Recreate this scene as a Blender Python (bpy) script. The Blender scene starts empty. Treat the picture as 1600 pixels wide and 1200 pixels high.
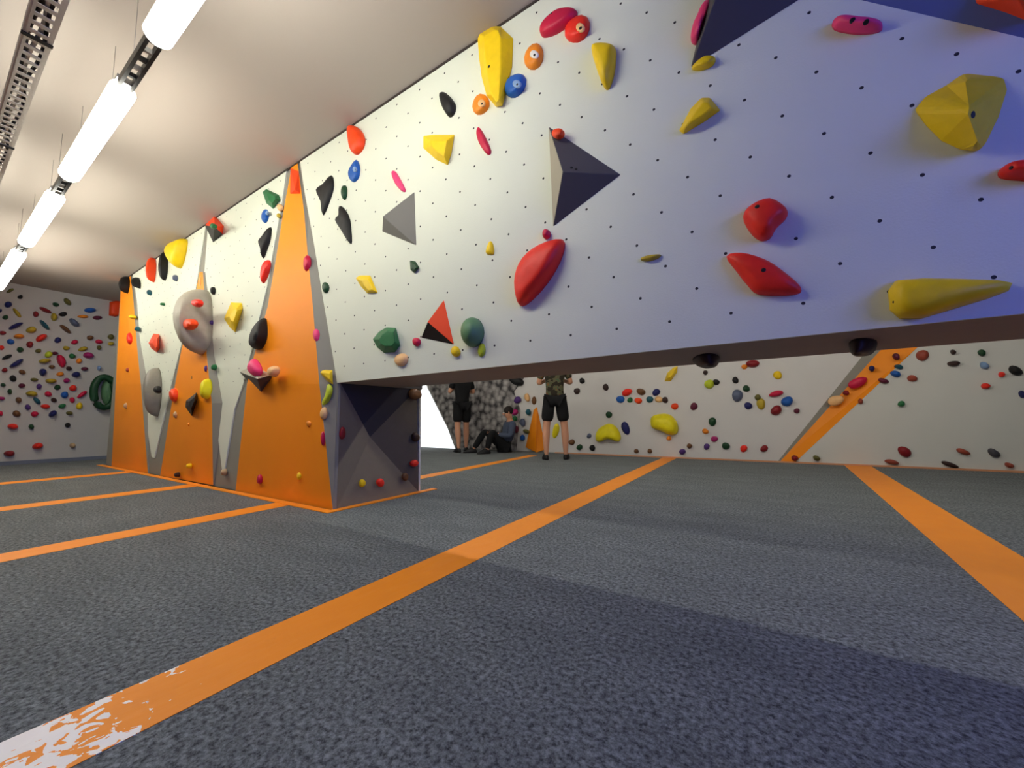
import bpy, bmesh, math, random
from mathutils import Vector, Matrix
random.seed(7)
C = bpy.context.scene.collection
PI = math.pi

# ------------------------------------------------------------------ camera model (two floor directions and the horizon)
F = 603.6; HC = 0.65
v1 = Vector((390, -52, F)).normalized()
v2 = -Vector((-943, -65.5, F))
AY = v1
AX = (v2 - AY * v2.dot(AY)).normalized()
AZ = AY.cross(AX)
if AZ.y < 0: AZ = -AZ
def ray(px, py):
    c = Vector((px - 800, 600 - py, F))
    return Vector((c.dot(AX), c.dot(AY), c.dot(AZ)))
def project(p):
    d = Vector(p) - Vector((0, 0, HC))
    c = AX * d.x + AY * d.y + AZ * d.z
    return (800 + F * c.x / c.z, 600 - F * c.y / c.z)

D = 1.74          # front plane of the climbing wall
DB = 6.95         # back wall
XL = -10.36       # far left wall
XS = -2.70        # side face of the tower
ZS = 0.944        # underside of the bridge
H = 3.0           # ceiling
YB = 2.33         # back of the bridge
YT = 2.61         # back of the tower
XR = 2.9; YF = -3.2; XE = -8.85

class Plane:
    def __init__(s, name, axis, val, sign): s.name, s.axis, s.val, s.sign = name, axis, val, sign
    def at(s, px, py, w=0.0):
        r = ray(px, py); o = Vector((0, 0, HC))
        t = (s.val + s.sign * w - o[s.axis]) / r[s.axis]
        p = o + r * t
        i, j = [k for k in range(3) if k != s.axis]
        return (p[i], p[j])
    def to3(s, u, v, w=0.0):
        p = [0, 0, 0]; i, j = [k for k in range(3) if k != s.axis]
        p[i] = u; p[j] = v; p[s.axis] = s.val + s.sign * w
        return Vector(p)
MAIN = Plane('main', 1, D, -1); BACK = Plane('back', 1, DB, -1); LEFT = Plane('left', 0, XL, 1)
SIDE = Plane('side', 0, XS, 1); SOFF = Plane('soffit', 2, ZS, -1); FLOOR = Plane('floor', 2, 0.0, 1)
PROUD = Plane('proud', 1, DB - 0.12, -1)

# ------------------------------------------------------------------ materials
def lin(c):
    c = c / 255.0
    return c / 12.92 if c <= 0.04045 else ((c + 0.055) / 1.055) ** 2.4
def rgb(t): return (lin(t[0]), lin(t[1]), lin(t[2]), 1)
MATS = {}
def mat(name, col, rough=0.6, var=0.08, scale=30.0, bump=0.0, metal=0.0, spec=0.4):
    if name in MATS: return MATS[name]
    m = bpy.data.materials.new(name); m.use_nodes = True
    nt = m.node_tree; n = nt.nodes; b = n['Principled BSDF']
    b.inputs['Roughness'].default_value = rough; b.inputs['Metallic'].default_value = metal
    b.inputs['Specular IOR Level'].default_value = spec
    tc = n.new('ShaderNodeTexCoord'); no = n.new('ShaderNodeTexNoise')
    no.inputs['Scale'].default_value = scale; no.inputs['Detail'].default_value = 4
    nt.links.new(tc.outputs['Object'], no.inputs['Vector'])
    mix = n.new('ShaderNodeMix'); mix.data_type = 'RGBA'
    c = rgb(col)
    mix.inputs['A'].default_value = tuple(max(0, x * (1 - var)) for x in c[:3]) + (1,)
    mix.inputs['B'].default_value = tuple(min(1, x * (1 + var)) for x in c[:3]) + (1,)
    nt.links.new(no.outputs['Fac'], mix.inputs['Factor']); nt.links.new(mix.outputs['Result'], b.inputs['Base Color'])
    if bump:
        bp = n.new('ShaderNodeBump'); bp.inputs['Strength'].default_value = bump; bp.inputs['Distance'].default_value = 0.01
        nt.links.new(no.outputs['Fac'], bp.inputs['Height']); nt.links.new(bp.outputs['Normal'], b.inputs['Normal'])
    MATS[name] = m
    return m
def emit(name, col, strength):
    m = bpy.data.materials.new(name); m.use_nodes = True
    b = m.node_tree.nodes['Principled BSDF']
    b.inputs['Base Color'].default_value = (.8, .8, .8, 1)
    b.inputs['Emission Color'].default_value = col + (1,)
    b.inputs['Emission Strength'].default_value = strength
    MATS[name] = m
    return m

def panel_mat(name, col, dots=True):
    """painted plywood with a staggered lattice of bolt holes"""
    m = mat(name, col, 0.62, 0.035, 3.0, 0.0)
    nt = m.node_tree; n = nt.nodes; b = n['Principled BSDF']; L = nt.links.new
    tc = n.new('ShaderNodeTexCoord')
    fine = n.new('ShaderNodeTexNoise'); fine.inputs['Scale'].default_value = 140; fine.inputs['Detail'].default_value = 3
    L(tc.outputs['Object'], fine.inputs['Vector'])
    bp = n.new('ShaderNodeBump'); bp.inputs['Strength'].default_value = 0.25; bp.inputs['Distance'].default_value = 0.003
    L(fine.outputs['Fac'], bp.inputs['Height']); L(bp.outputs['Normal'], b.inputs['Normal'])
    if not dots: return m
    geo = n.new('ShaderNodeNewGeometry'); sep = n.new('ShaderNodeSeparateXYZ'); L(geo.outputs['Position'], sep.inputs[0])
    def mth(op, a, bb=None):
        k = n.new('ShaderNodeMath'); k.operation = op
        for i, q in enumerate((a, bb)):
            if q is None: continue
            if isinstance(q, (int, float)): k.inputs[i].default_value = q
            else: L(q, k.inputs[i])
        return k.outputs[0]
    kz = mth('DIVIDE', mth('SUBTRACT', sep.outputs['Z'], 1.0638), .124)
    ix = mth('DIVIDE', mth('ADD', mth('SUBTRACT', sep.outputs['X'], .1525), mth('MULTIPLY', kz, .0029)), .1153)
    def lattice(o_):
        dx = mth('MULTIPLY', mth('PINGPONG', mth('SUBTRACT', ix, o_), 1.0), .1153)
        dz = mth('MULTIPLY', mth('PINGPONG', mth('SUBTRACT', kz, o_), 1.0), .124)
        return mth('SQRT', mth('ADD', mth('MULTIPLY', dx, dx), mth('MULTIPLY', dz, dz)))
    dmin = mth('MINIMUM', lattice(0.0), lattice(1.0))
    low = mth('MULTIPLY', mth('LESS_THAN', sep.outputs['Z'], 1.02), 1.0)
    dmin = mth('ADD', dmin, low)
    mask = mth('LESS_THAN', dmin, 0.0062)
    src = b.inputs['Base Color'].links[0].from_socket
    mx = n.new('ShaderNodeMix'); mx.data_type = 'RGBA'
    L(mask, mx.inputs['Factor']); L(src, mx.inputs['A']); mx.inputs['B'].default_value = (0.02, 0.02, 0.022, 1)
    L(mx.outputs['Result'], b.inputs['Base Color'])
    return m

COL = {
 'yellow': (244, 204, 8), 'lemon yellow': (240, 225, 20), 'mustard': (185, 160, 40), 'orange red': (255, 72, 14), 'red': (244, 42, 24),
 'dark red': (135, 18, 28), 'crimson': (205, 18, 66), 'pink': (238, 60, 120), 'magenta': (170, 30, 105), 'maroon': (95, 20, 50),
 'black': (16, 15, 16), 'dark green': (18, 66, 34), 'green': (30, 110, 60), 'sage green': (88, 132, 92), 'lime': (190, 205, 40),
 'blue': (20, 90, 175), 'navy': (22, 28, 95), 'teal': (20, 85, 100), 'purple': (80, 45, 120), 'light blue': (130, 160, 200),
 'orange': (240, 140, 30), 'peach': (240, 190, 130), 'tan': (190, 160, 120), 'brown': (110, 72, 40), 'olive': (100, 95, 40),
 'dark brown': (52, 30, 26), 'slate': (90, 100, 125), 'grey': (140, 134, 122), 'mid grey': (112, 110, 104), 'dark grey': (72, 70, 76), 'pale grey': (170, 162, 146), 'white': (235, 232, 225), 'rust': (160, 70, 50)}
def hm(c): return mat('resin ' + c, COL[c], 0.5 if c != 'black' else 0.6, 0.12, 22, 0.25)

W_WHITE = panel_mat('white painted plywood with bolt holes', (222, 226, 208))
W_PLAIN = panel_mat('white painted plywood', (214, 214, 206), False)
W_ORANGE = mat('orange painted plywood', (252, 146, 6), 0.55, 0.05, 3)
W_GREY = mat('grey painted plywood', (142, 139, 128), 0.65, 0.05, 4)
W_DARK = mat('dark grey plywood', (66, 62, 64), 0.7, 0.08, 5)
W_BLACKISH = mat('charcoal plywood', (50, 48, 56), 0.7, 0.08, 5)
M_CEIL = mat('ceiling plaster', (168, 159, 150), 0.9, 0.02, 1.2)
M_TAPE = None

# ------------------------------------------------------------------ object helpers
def link(name, me, m=None, parent=None):
    o = bpy.data.objects.new(name, me); C.objects.link(o)
    if m is not None:
        for k in (m if isinstance(m, (list, tuple)) else [m]): me.materials.append(k)
    if parent is not None: o.parent = parent
    return o
def mesh(name, verts, faces, m=None, parent=None, smooth=False, mi=None, bevel=0):
    """verts in world space; a child gets the same coordinates relative to its parent's location"""
    off = Vector((0, 0, 0)); p = parent
    while p is not None: off += p.location; p = p.parent
    me = bpy.data.meshes.new(name)
    me.from_pydata([tuple(Vector(v) - off) for v in verts], [], faces); me.update()
    bm = bmesh.new(); bm.from_mesh(me); bmesh.ops.recalc_face_normals(bm, faces=bm.faces[:]); bm.to_mesh(me); bm.free()
    if mi:
        for i, k in enumerate(mi): me.polygons[i].material_index = k
    if smooth:
        for q in me.polygons: q.use_smooth = True
    o = link(name, me, m, parent)
    if bevel:
        b = o.modifiers.new('bevel', 'BEVEL'); b.width = bevel; b.segments = 2; b.limit_method = 'ANGLE'; b.angle_limit = 0.35
    return o
def box(name, lo, hi, m, parent=None, bevel=0):
    x0, y0, z0 = lo; x1, y1, z1 = hi
    v = [(x0,y0,z0),(x1,y0,z0),(x1,y1,z0),(x0,y1,z0),(x0,y0,z1),(x1,y0,z1),(x1,y1,z1),(x0,y1,z1)]
    f = [(0,1,2,3),(4,5,6,7),(0,1,5,4),(1,2,6,5),(2,3,7,6),(3,0,4,7)]
    return mesh(name, v, f, m, parent, bevel=bevel)
def prism(name, pts, dvec, m, parent=None, bevel=0):
    """closed polygon (3D points) extruded by dvec"""
    n = len(pts); a = [Vector(p) for p in pts]; b = [p + Vector(dvec) for p in a]
    f = [tuple(range(n)), tuple(range(2*n-1, n-1, -1))] + [(i, (i+1) % n, n+(i+1) % n, n+i) for i in range(n)]
    return mesh(name, a + b, f, m, parent, bevel=bevel)
def empty(name, loc):
    o = bpy.data.objects.new(name, None); C.objects.link(o); o.location = loc; o.empty_display_size = 0.1; return o
def tag(o, label=None, cat=None, group=None, kind=None):
    if label: o['label'] = label
    if cat: o['category'] = cat
    if group: o['group'] = group
    if kind: o['kind'] = kind
    return o
def struct(o): o['kind'] = 'structure'; return o
def tube_data(pts, r, seg=10, cap=True):
    vs, fs = [], []; pts = [Vector(p) for p in pts]
    rr = r if isinstance(r, (list, tuple)) else [r] * len(pts)
    for i, p in enumerate(pts):
        d = (pts[min(i+1, len(pts)-1)] - pts[max(i-1, 0)]).normalized()
        a = d.orthogonal().normalized() if abs(d.z) > 0.9 else d.cross(Vector((0, 0, 1))).normalized()
        b = d.cross(a)
        for k in range(seg):
            t = 2*PI*k/seg; vs.append(p + (a*math.cos(t) + b*math.sin(t))*rr[i])
    for i in range(len(pts)-1):
        for k in range(seg):
            fs.append((i*seg+k, i*seg+(k+1) % seg, (i+1)*seg+(k+1) % seg, (i+1)*seg+k))
    if cap: fs.append(tuple(range(seg))[::-1]); fs.append(tuple(range((len(pts)-1)*seg, len(pts)*seg)))
    return vs, fs
def tube(name, pts, r, m, parent=None, seg=10, smooth=True):
    vs, fs = tube_data(pts, r, seg); return mesh(name, vs, fs, m, parent, smooth)

# ------------------------------------------------------------------ the room
struct(box('floor', (XL-.1, YF-.1, -.12), (XR+.1, DB+.1, -.03), mat('mat foam base', (40, 42, 48))))
struct(box('ceiling', (XL-.1, YF-.1, H), (XR+.1, DB+.1, H+.12), M_CEIL))
M_WALLB = panel_mat('white climbing panel', (214, 212, 208), False)
M_ROOM = mat('slate blue room paint', (70, 78, 104), 0.85, 0.03, 2)
struct(box('wall_left', (XL-.12, YF, -.03), (XL, DB, H), panel_mat('left climbing panel', (188, 186, 178), False)))
struct(box('wall_back', (XL, DB, -.03), (XR, DB+.12, H), M_WALLB))
# front wall behind the camera and right wall with a window opening
struct(box('wall_front', (XL, YF-.12, -.03), (XR, YF, H), M_ROOM))
WY0, WY1, WZ0, WZ1 = -1.5, 0.9, 0.8, 2.4
wr = []
for lo, hi in (((XR, YF, -.03), (XR+.12, WY0, H)), ((XR, WY1, -.03), (XR+.12, DB, H)), ((XR, WY0, -.03), (XR+.12, WY1, WZ0)), ((XR, WY0, WZ1), (XR+.12, WY1, H))):
    wr.append((lo, hi))
vs, fs = [], []
for lo, hi in wr:
    k = len(vs); x0, y0, z0 = lo; x1, y1, z1 = hi
    vs += [(x0,y0,z0),(x1,y0,z0),(x1,y1,z0),(x0,y1,z0),(x0,y0,z1),(x1,y0,z1),(x1,y1,z1),(x0,y1,z1)]
    fs += [tuple(k+i for i in f) for f in ((0,1,2,3),(4,5,6,7),(0,1,5,4),(1,2,6,5),(2,3,7,6),(3,0,4,7))]
struct(mesh('wall_right', vs, fs, M_ROOM))
w2 = struct(empty('window_2', (XR+.06, WY0, WZ0)))
box('window_pane', (XR+.05, WY0, WZ0), (XR+.07, WY1, WZ1), emit('blue evening sky through glass', (0.12, 0.18, 1.0), 5.8), w2)
for a, b in (((XR+.0, WY0, WZ0), (XR+.1, WY0+.06, WZ1)), ((XR+.0, WY1-.06, WZ0), (XR+.1, WY1, WZ1)), ((XR+.0, WY0+.06, WZ0), (XR+.1, WY1-.06, WZ0+.06)), ((XR+.0, WY0+.06, WZ1-.06), (XR+.1, WY1-.06, WZ1)), ((XR+.0, -.32, WZ0+.06), (XR+.1, -.26, WZ1-.06))):
    box('window_frame', a, b, mat('white window frame', (220, 220, 220)), w2)
struct(box('trim_1', (XE-.0, D-.006, H-.014), (-.47, D-.0005, H-.0005), mat('dark shadow gap trim', (58, 50, 46))))
# skirting along the left wall, thin orange edging where mats meet the back wall
struct(box('baseboard_left', (XL, YF, 0.0), (XL+.03, DB, .06), mat('blue grey skirting', (110, 118, 132))))

# ------------------------------------------------------------------ carpeted crash mats and orange seam tapes
def carpet(name, col):
    m = bpy.data.materials.new(name); m.use_nodes = True; nt = m.node_tree; n = nt.nodes; b = n['Principled BSDF']; L = nt.links.new
    b.inputs['Roughness'].default_value = 1.0; b.inputs['Specular IOR Level'].default_value = 0.05
    b.inputs['Sheen Weight'].default_value = 0.08
    tc = n.new('ShaderNodeTexCoord')
    a = n.new('ShaderNodeTexNoise'); a.inputs['Scale'].default_value = 70; a.inputs['Detail'].default_value = 7; a.inputs['Roughness'].default_value = 0.75
    c = n.new('ShaderNodeTexNoise'); c.inputs['Scale'].default_value = 2.2; c.inputs['Detail'].default_value = 5
    mp = n.new('ShaderNodeMapping'); mp.inputs['Scale'].default_value = (1.0, 3.0, 1)
    L(tc.outputs['Object'], a.inputs['Vector']); L(tc.outputs['Object'], mp.inputs[0]); L(mp.outputs[0], c.inputs['Vector'])
    r = n.new('ShaderNodeValToRGB'); k = rgb(col)
    r.color_ramp.elements[0].position = .38; r.color_ramp.elements[0].color = tuple(x*.28 for x in k[:3]) + (1,)
    r.color_ramp.elements[1].position = .64; r.color_ramp.elements[1].color = tuple(min(1, x*1.95) for x in k[:3]) + (1,)
    L(a.outputs['Fac'], r.inputs['Fac'])
    mx = n.new('ShaderNodeMix'); mx.data_type = 'RGBA'; mx.blend_type = 'MULTIPLY'; mx.inputs['Factor'].default_value = 1
    r2 = n.new('ShaderNodeValToRGB'); r2.color_ramp.elements[0].position = .3; r2.color_ramp.elements[0].color = (.78,.78,.78,1); r2.color_ramp.elements[1].position = .7
    L(c.outputs['Fac'], r2.inputs['Fac']); L(r.outputs['Color'], mx.inputs['A']); L(r2.outputs['Color'], mx.inputs['B'])
    L(mx.outputs['Result'], b.inputs['Base Color'])
    bp = n.new('ShaderNodeBump'); bp.inputs['Strength'].default_value = .5; bp.inputs['Distance'].default_value = .004
    L(a.outputs['Fac'], bp.inputs['Height']); L(bp.outputs['Normal'], b.inputs['Normal'])
    return m
M_CARPET = carpet('blue grey carpet', (108, 114, 114))
# straight tapes measured on the floor: x at the near end (y=0) and at the back wall (y=6.9)
def tape_x(a, y): return a[0] + (a[1]-a[0]) * y / 6.9
TAPES = [((-7.13, -7.55), .26), ((-4.98, -5.25), .24), ((-3.16, -3.55), .2), ((-1.245, -1.31), .21), ((.70, 1.03), .27)]
XE = -8.85
edges = [(XL, XL)] + [t[0] for t in TAPES] + [(XR, XR)]
def tx(a, y, d=0.0): return (tape_x(a, y)+d, y)
G = .004; E_ = edges
def crash(pts, label): 
    tag(prism('crash_mat', [(x, y, -.03) for x, y in pts], (0, 0, .03), M_CARPET), label, 'mat', 'carpeted crash mats')
crash([tx(E_[0], YF, G), tx(E_[1], YF, -G), tx(E_[1], D-.002, -G), (XE-.003, D-.002), (XE-.003, YT+.002), (-7.3, YT+.002), tx(E_[1], DB, -G), tx(E_[0], DB, G)], 'grey blue carpeted mat beside the far left wall')
crash([tx(E_[1], YF, G), tx(E_[2], YF, -G), tx(E_[2], D-.002, -G), tx(E_[1], D-.002, G)], 'grey blue carpeted mat between the two left-most orange tapes')
crash([tx(E_[2], YF, G), tx(E_[3], YF, -G), tx(E_[3], D-.002, -G), tx(E_[2], D-.002, G)], 'grey blue carpeted mat left of the tape that ends at the wide orange facet')
crash([tx(E_[3], YF, G), tx(E_[4], YF, -G), tx(E_[4], DB, -G), tx(E_[3], DB, G), (-3.3, YT+.002), (XS+.002, YT+.002), (XS+.002, D-.002), tx(E_[3], D-.002, G)], 'grey blue carpeted mat at the tower corner, left of the long diagonal tape')
crash([tx(E_[4], YF, G), tx(E_[5], YF, -G), tx(E_[5], DB, -G), tx(E_[4], DB, G)], 'large grey blue carpeted mat in the middle, right of the long diagonal tape')
crash([tx(E_[5], YF, G), tx(E_[6], YF, -G), tx(E_[6], DB, -G), tx(E_[5], DB, G)], 'grey blue carpeted mat beyond the right-hand orange tape')
crash([(-7.29, YT+.002), (-3.31, YT+.002), tx(E_[3], DB, -G), (-7.5, DB)], 'grey blue carpeted mat behind the tower, under the far standing person')

def tape_mat():
    m = mat('orange seam tape', (255, 150, 30), 0.55, 0.07, 6)
    nt = m.node_tree; n = nt.nodes; b = n['Principled BSDF']; L = nt.links.new
    tc = n.new('ShaderNodeTexCoord'); w = n.new('ShaderNodeTexNoise'); w.inputs['Scale'].default_value = 7; w.inputs['Detail'].default_value = 5
    mp = n.new('ShaderNodeMapping'); mp.inputs['Scale'].default_value = (3, .8, 1); mp.inputs['Rotation'].default_value = (0, 0, .5)
    L(tc.outputs['Object'], mp.inputs[0]); L(mp.outputs[0], w.inputs['Vector'])
    bp = n.new('ShaderNodeBump'); bp.inputs['Strength'].default_value = .5; bp.inputs['Distance'].default_value = .01
    L(w.outputs['Fac'], bp.inputs['Height']); L(bp.outputs['Normal'], b.inputs['Normal'])
    return m
M_TAPE = tape_mat()
tape_labels = ['thin distant orange tape line on the floor, nearest the far left wall', 'orange floor tape second from the far left wall, ending between the first two orange facets',
  'orange floor tape running to the foot of the wide orange facet', 'long broad orange tape crossing the floor diagonally, scuffed white at its near end', 'orange tape at the right running from the back wall out of the frame']
def strip(name, x0, x1, y0, y1, a, m, parent=None, z=.0015, n=1):
    vs, fs = [], []
    for k in range(n+1):
        y = y0 + (y1-y0)*k/n; c = tape_x(a, y)
        vs += [(c+x0, y, .0002), (c+x1, y, .0002), (c+x1, y, z), (c+x0, y, z)]
    for k in range(n):
        i = 4*k
        fs += [(i+3, i+2, i+6, i+7), (i, i+1, i+5, i+4), (i, i+3, i+7, i+4), (i+1, i+2, i+6, i+5)]
    fs += [(0, 1, 2, 3), (4*n, 4*n+1, 4*n+2, 4*n+3)]
    return mesh(name, vs, fs, m, parent)
def white_wear():
    """worn-through patches with their own shape on one end of one tape"""
    m = M_TAPE.copy(); m.name = 'orange seam tape worn to white backing'
    nt = m.node_tree; n = nt.nodes; b = n['Principled BSDF']; L = nt.links.new
    tc = n.new('ShaderNodeTexCoord'); a = n.new('ShaderNodeTexNoise'); a.inputs['Scale'].default_value = 22; a.inputs['Detail'].default_value = 3
    a.inputs['Distortion'].default_value = 1.2
    L(tc.outputs['Object'], a.inputs['Vector'])
    s = n.new('ShaderNodeSeparateXYZ'); L(tc.outputs['Object'], s.inputs[0])
    q = n.new('ShaderNodeMapRange'); q.inputs['From Min'].default_value = .12; q.inputs['From Max'].default_value = .56
    q.inputs['To Min'].default_value = .34; q.inputs['To Max'].default_value = .80
    ad = n.new('ShaderNodeMath'); ad.operation = 'MULTIPLY_ADD'; L(s.outputs['X'], ad.inputs[0]); ad.inputs[1].default_value = 0.35; ad.inputs[2].default_value = 0.47
    ad2 = n.new('ShaderNodeMath'); ad2.operation = 'ADD'; L(ad.outputs[0], ad2.inputs[0]); L(s.outputs['Y'], ad2.inputs[1])
    ab = n.new('ShaderNodeMath'); ab.operation = 'ABSOLUTE'; L(ad2.outputs[0], ab.inputs[0]); L(ab.outputs[0], q.inputs['Value'])
    g = n.new('ShaderNodeMath'); g.operation = 'GREATER_THAN'; L(a.outputs['Fac'], g.inputs[0]); L(q.outputs[0], g.inputs[1])
    mx = n.new('ShaderNodeMix'); mx.data_type = 'RGBA'; L(g.outputs[0], mx.inputs['Factor'])
    L(b.inputs['Base Color'].links[0].from_socket, mx.inputs['A']); mx.inputs['B'].default_value = (.95, .92, .88, 1)
    L(mx.outputs['Result'], b.inputs['Base Color'])
    return m
for i, (a, w) in enumerate(TAPES):
    y1 = DB-.01 if i >= 3 else D-.06
    o = strip('seam_tape', -w/2, w/2, YF, y1, a, white_wear() if i == 3 else M_TAPE, n=1)
    tag(o, tape_labels[i], 'floor tape', 'orange seam tapes on the mats')
o = strip('seam_tape', -.06, .12, 2.75, 6.2, (-3.16, -3.62), M_TAPE)
tag(o, 'orange tape on the floor behind the tower, leading past the standing people', 'floor tape', 'orange seam tapes on the mats')
o = box('edge_tape', (-8.9, D-.085, .0002), (XS+.07, D-.02, .006), M_TAPE); tag(o, 'narrow orange edging tape along the foot of the orange facets', 'floor tape')
o = box('edge_tape', (XS+.005, D-.02, .0002), (XS+.07, YT+.15, .006), M_TAPE); tag(o, 'narrow orange edging tape along the foot of the dark tower side', 'floor tape')
o = box('edge_tape', (-3.4, DB-.16, .0002), (XR-.02, DB-.122, .02), mat('dusty orange edging', (214, 150, 108))); tag(o, 'faded orange edging along the foot of the back wall', 'floor tape')

# ------------------------------------------------------------------ the climbing wall: tower and bridge
cw = empty('climbing_wall', (XS, D, 0))
tag(cw, 'white and orange bouldering wall with a pillar tower and a long bridge reaching right', 'climbing wall')
XE = -8.85
def mp(px, py, w=0.0):
    u, v = MAIN.at(px, py, w); return (u, max(0.0, min(H, v)))
# core behind the facets (its face shows as the grey cheeks)
prism('tower_core', [(XE, D+.012, 0), (XS-.21, D+.012, 0), (XS-.21, D+.012, ZS), (XS, D+.012, ZS), (XS, D+.012, H), (XE, D+.012, H)], (0, YT-D-.012-.02, 0), W_GREY, cw)
# front panel of the bridge: slanted left edge
TH = .012
crA = (.30, 2.227); crB = (1.55, .944)
def front_poly(name, pts, m, t=TH):
    return prism(name, [(u, D+t, v) for u, v in pts], (0, -t, 0), m, cw)
box('corner_post', (XS-.209, D+.012, 0), (XS, D+.03, ZS-.001), W_GREY, cw)
front_poly('bridge_panel', [(-3.37, H), (-3.27, 2.67), (-3.09, 2.15), (-2.92, 1.62), (-2.76, 1.14), (XS, ZS), (1.555, ZS), (crA[0], crA[1]), (-.42, 2.967), (-.45, H)], W_WHITE)
# white inverted wedges between the orange facets
front_poly('white_wedge', [mp(350,737), mp(366,640), mp(380,600), mp(397,530), mp(417,448), mp(429,379), mp(440,320), (-3.60, H), (-5.35, H), mp(318,440), mp(328,500), mp(331,560), mp(334,630), mp(347,735)], W_WHITE)
front_poly('white_wedge', [mp(241,716), mp(254,660), mp(268,600), mp(281,548), mp(306,450), (-5.42, H), (-8.2, H), mp(214,470), mp(219,540), mp(223,600), mp(230,670), mp(237,714)], W_WHITE)
# orange facets: bulge towards the room at waist height
def facet(left, right, bulge=.055):
    """left/right: pixel edges from floor to top, matched one to one"""
    vs, fs, mi = [], [], []
    n = len(left)
    for (l, r) in zip(left, right):
        v0 = MAIN.at(*l)[1]; zz = max(0, min(H-.005, v0))
        w = bulge * (zz/1.0 if zz < 1.0 else (H-zz)/2.0) + .001
        for q in (l, r):
            u, v = MAIN.at(q[0], q[1], w); v = max(0, min(H-.005, v))
            if q is l or True: vs.append(Vector((u, D-w, v)))
        for q in (l, r):
            u, v = MAIN.at(q[0], q[1], w); v = max(0, min(H-.005, v))
            sgn = -1 if q is l else 1
            ww = (.035 if sgn < 0 else .13*min(1, w/.055)) * min(1, w/.02)
            vs.append(Vector((min(u + sgn*ww, XS), D+.012, v)))
    for k in range(n-1):
        a, b = 4*k, 4*(k+1)
        fs.append((a, a+1, b+1, b)); mi.append(0)
        fs.append((a+2, a, b, b+2)); mi.append(1)
        fs.append((a+1, a+3, b+3, b+1)); mi.append(1)
    fs.append((0, 1, 3, 2)); mi.append(1); k = 4*(n-1); fs.append((k, k+1, k+3, k+2)); mi.append(0)
    return mesh('orange_facet', vs, fs, [W_ORANGE, W_GREY], cw, mi=mi)
facet([(368,768), (386,600), (401,540), (418,480), (432,400), (443,330), (456,256)], [(520,799), (499,600), (494,540), (489,480), (481,400), (475,330), (465,250)])
facet([(250,746), (270,620), (283,549), (295,500), (303,470), (312,425)], [(333,758), (331,630), (323,555), (321,500), (320,470), (317,425)])
facet([(174,732), (181,600), (184,540), (188,465), (189,440)], [(231,741), (220,600), (214,540), (208,465), (204,430)])
# side of the tower under the bridge: four plywood triangles meeting in a sunken point
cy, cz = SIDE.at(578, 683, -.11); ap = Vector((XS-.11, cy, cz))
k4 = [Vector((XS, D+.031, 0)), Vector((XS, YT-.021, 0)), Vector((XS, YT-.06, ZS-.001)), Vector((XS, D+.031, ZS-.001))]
side_m = [mat('side paint mid grey', (122, 112, 94), .7), mat('side paint dark grey', (96, 88, 74), .7), W_BLACKISH, mat('side paint slate', (122, 114, 98), .7)]  # one grey tone per triangle, the top one darkest
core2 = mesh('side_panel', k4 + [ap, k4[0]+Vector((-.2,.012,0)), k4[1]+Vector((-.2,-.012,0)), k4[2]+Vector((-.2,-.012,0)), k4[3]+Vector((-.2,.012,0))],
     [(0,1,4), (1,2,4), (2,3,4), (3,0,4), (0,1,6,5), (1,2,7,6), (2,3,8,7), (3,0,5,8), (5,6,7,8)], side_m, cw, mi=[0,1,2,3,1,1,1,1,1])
prism('back_panel', [(XE, YT-.02, 0), (XS, YT-.02, 0), (XS, YT-.02, H), (XE, YT-.02, H)], (0, .02, 0), W_PLAIN, cw)
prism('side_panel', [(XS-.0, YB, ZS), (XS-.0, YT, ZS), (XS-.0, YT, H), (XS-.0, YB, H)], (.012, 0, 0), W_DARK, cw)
box('soffit_panel', (XS, D+TH, ZS), (XR-.01, YB, ZS+.018), mat('raw brown grey soffit board', (152, 138, 130), .75, .08, 5), cw)
box('bridge_back_panel', (XS+.013, YB-.015, ZS+.0185), (XR-.01, YB, H), W_PLAIN, cw)
# overhanging facet at the upper right, folding out from the panel along a crease
A = Vector((-.45, D, H)); B = Vector((crB[0], D, crB[1]))
cu = (B-A).normalized(); cp = Vector((-cu.z, 0, cu.x)); cp = cp if cp.x > 0 else -cp
lean = math.radians(24); cv = cp*math.cos(lean) + Vector((0, -1, 0))*math.sin(lean); cn = cu.cross(cv); cn = cn if cn.y < 0 else -cn
d0 = Vector((0, 0, 1)).cross(cn).normalized(); d0 = d0 if d0.x > 0 else -d0
B2 = B + d0*((XR-.01-B.x)/d0.x); A2 = A + d0*((XR-.01-A.x)/d0.x)
mesh('overhang_facet', [A, B, B2, A2, Vector((A.x, D+.011, H)), Vector((B.x, D+.011, ZS)), Vector((XR-.01, D+.011, ZS)), Vector((XR-.01, D+.011, H))],
     [(0, 1, 2, 3), (1, 5, 6, 2), (2, 6, 7, 3), (0, 3, 7, 4), (0, 4, 5, 1), (4, 7, 6, 5)], mat('overhang slate blue paint', (84, 98, 158), .65, .04, 3), cw)  # slate facet with the blue light on it put into the colour
class PlaneG:
    def __init__(s, name, o, n):
        s.name, s.o, s.n = name, o, n; s.a = Vector((0, 0, 1)).cross(n).normalized(); s.b = n.cross(s.a)
    def at(s, px, py, w=0.0):
        r = ray(px, py); c = Vector((0, 0, HC)); o = s.o + s.n*w; p = c + r*((o-c).dot(s.n)/r.dot(s.n)) - o
        return (p.dot(s.a), p.dot(s.b))
    def to3(s, u, v, w=0.0): return s.o + s.a*u + s.b*v + s.n*w
OVER = PlaneG('overhang', B, cn)

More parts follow.
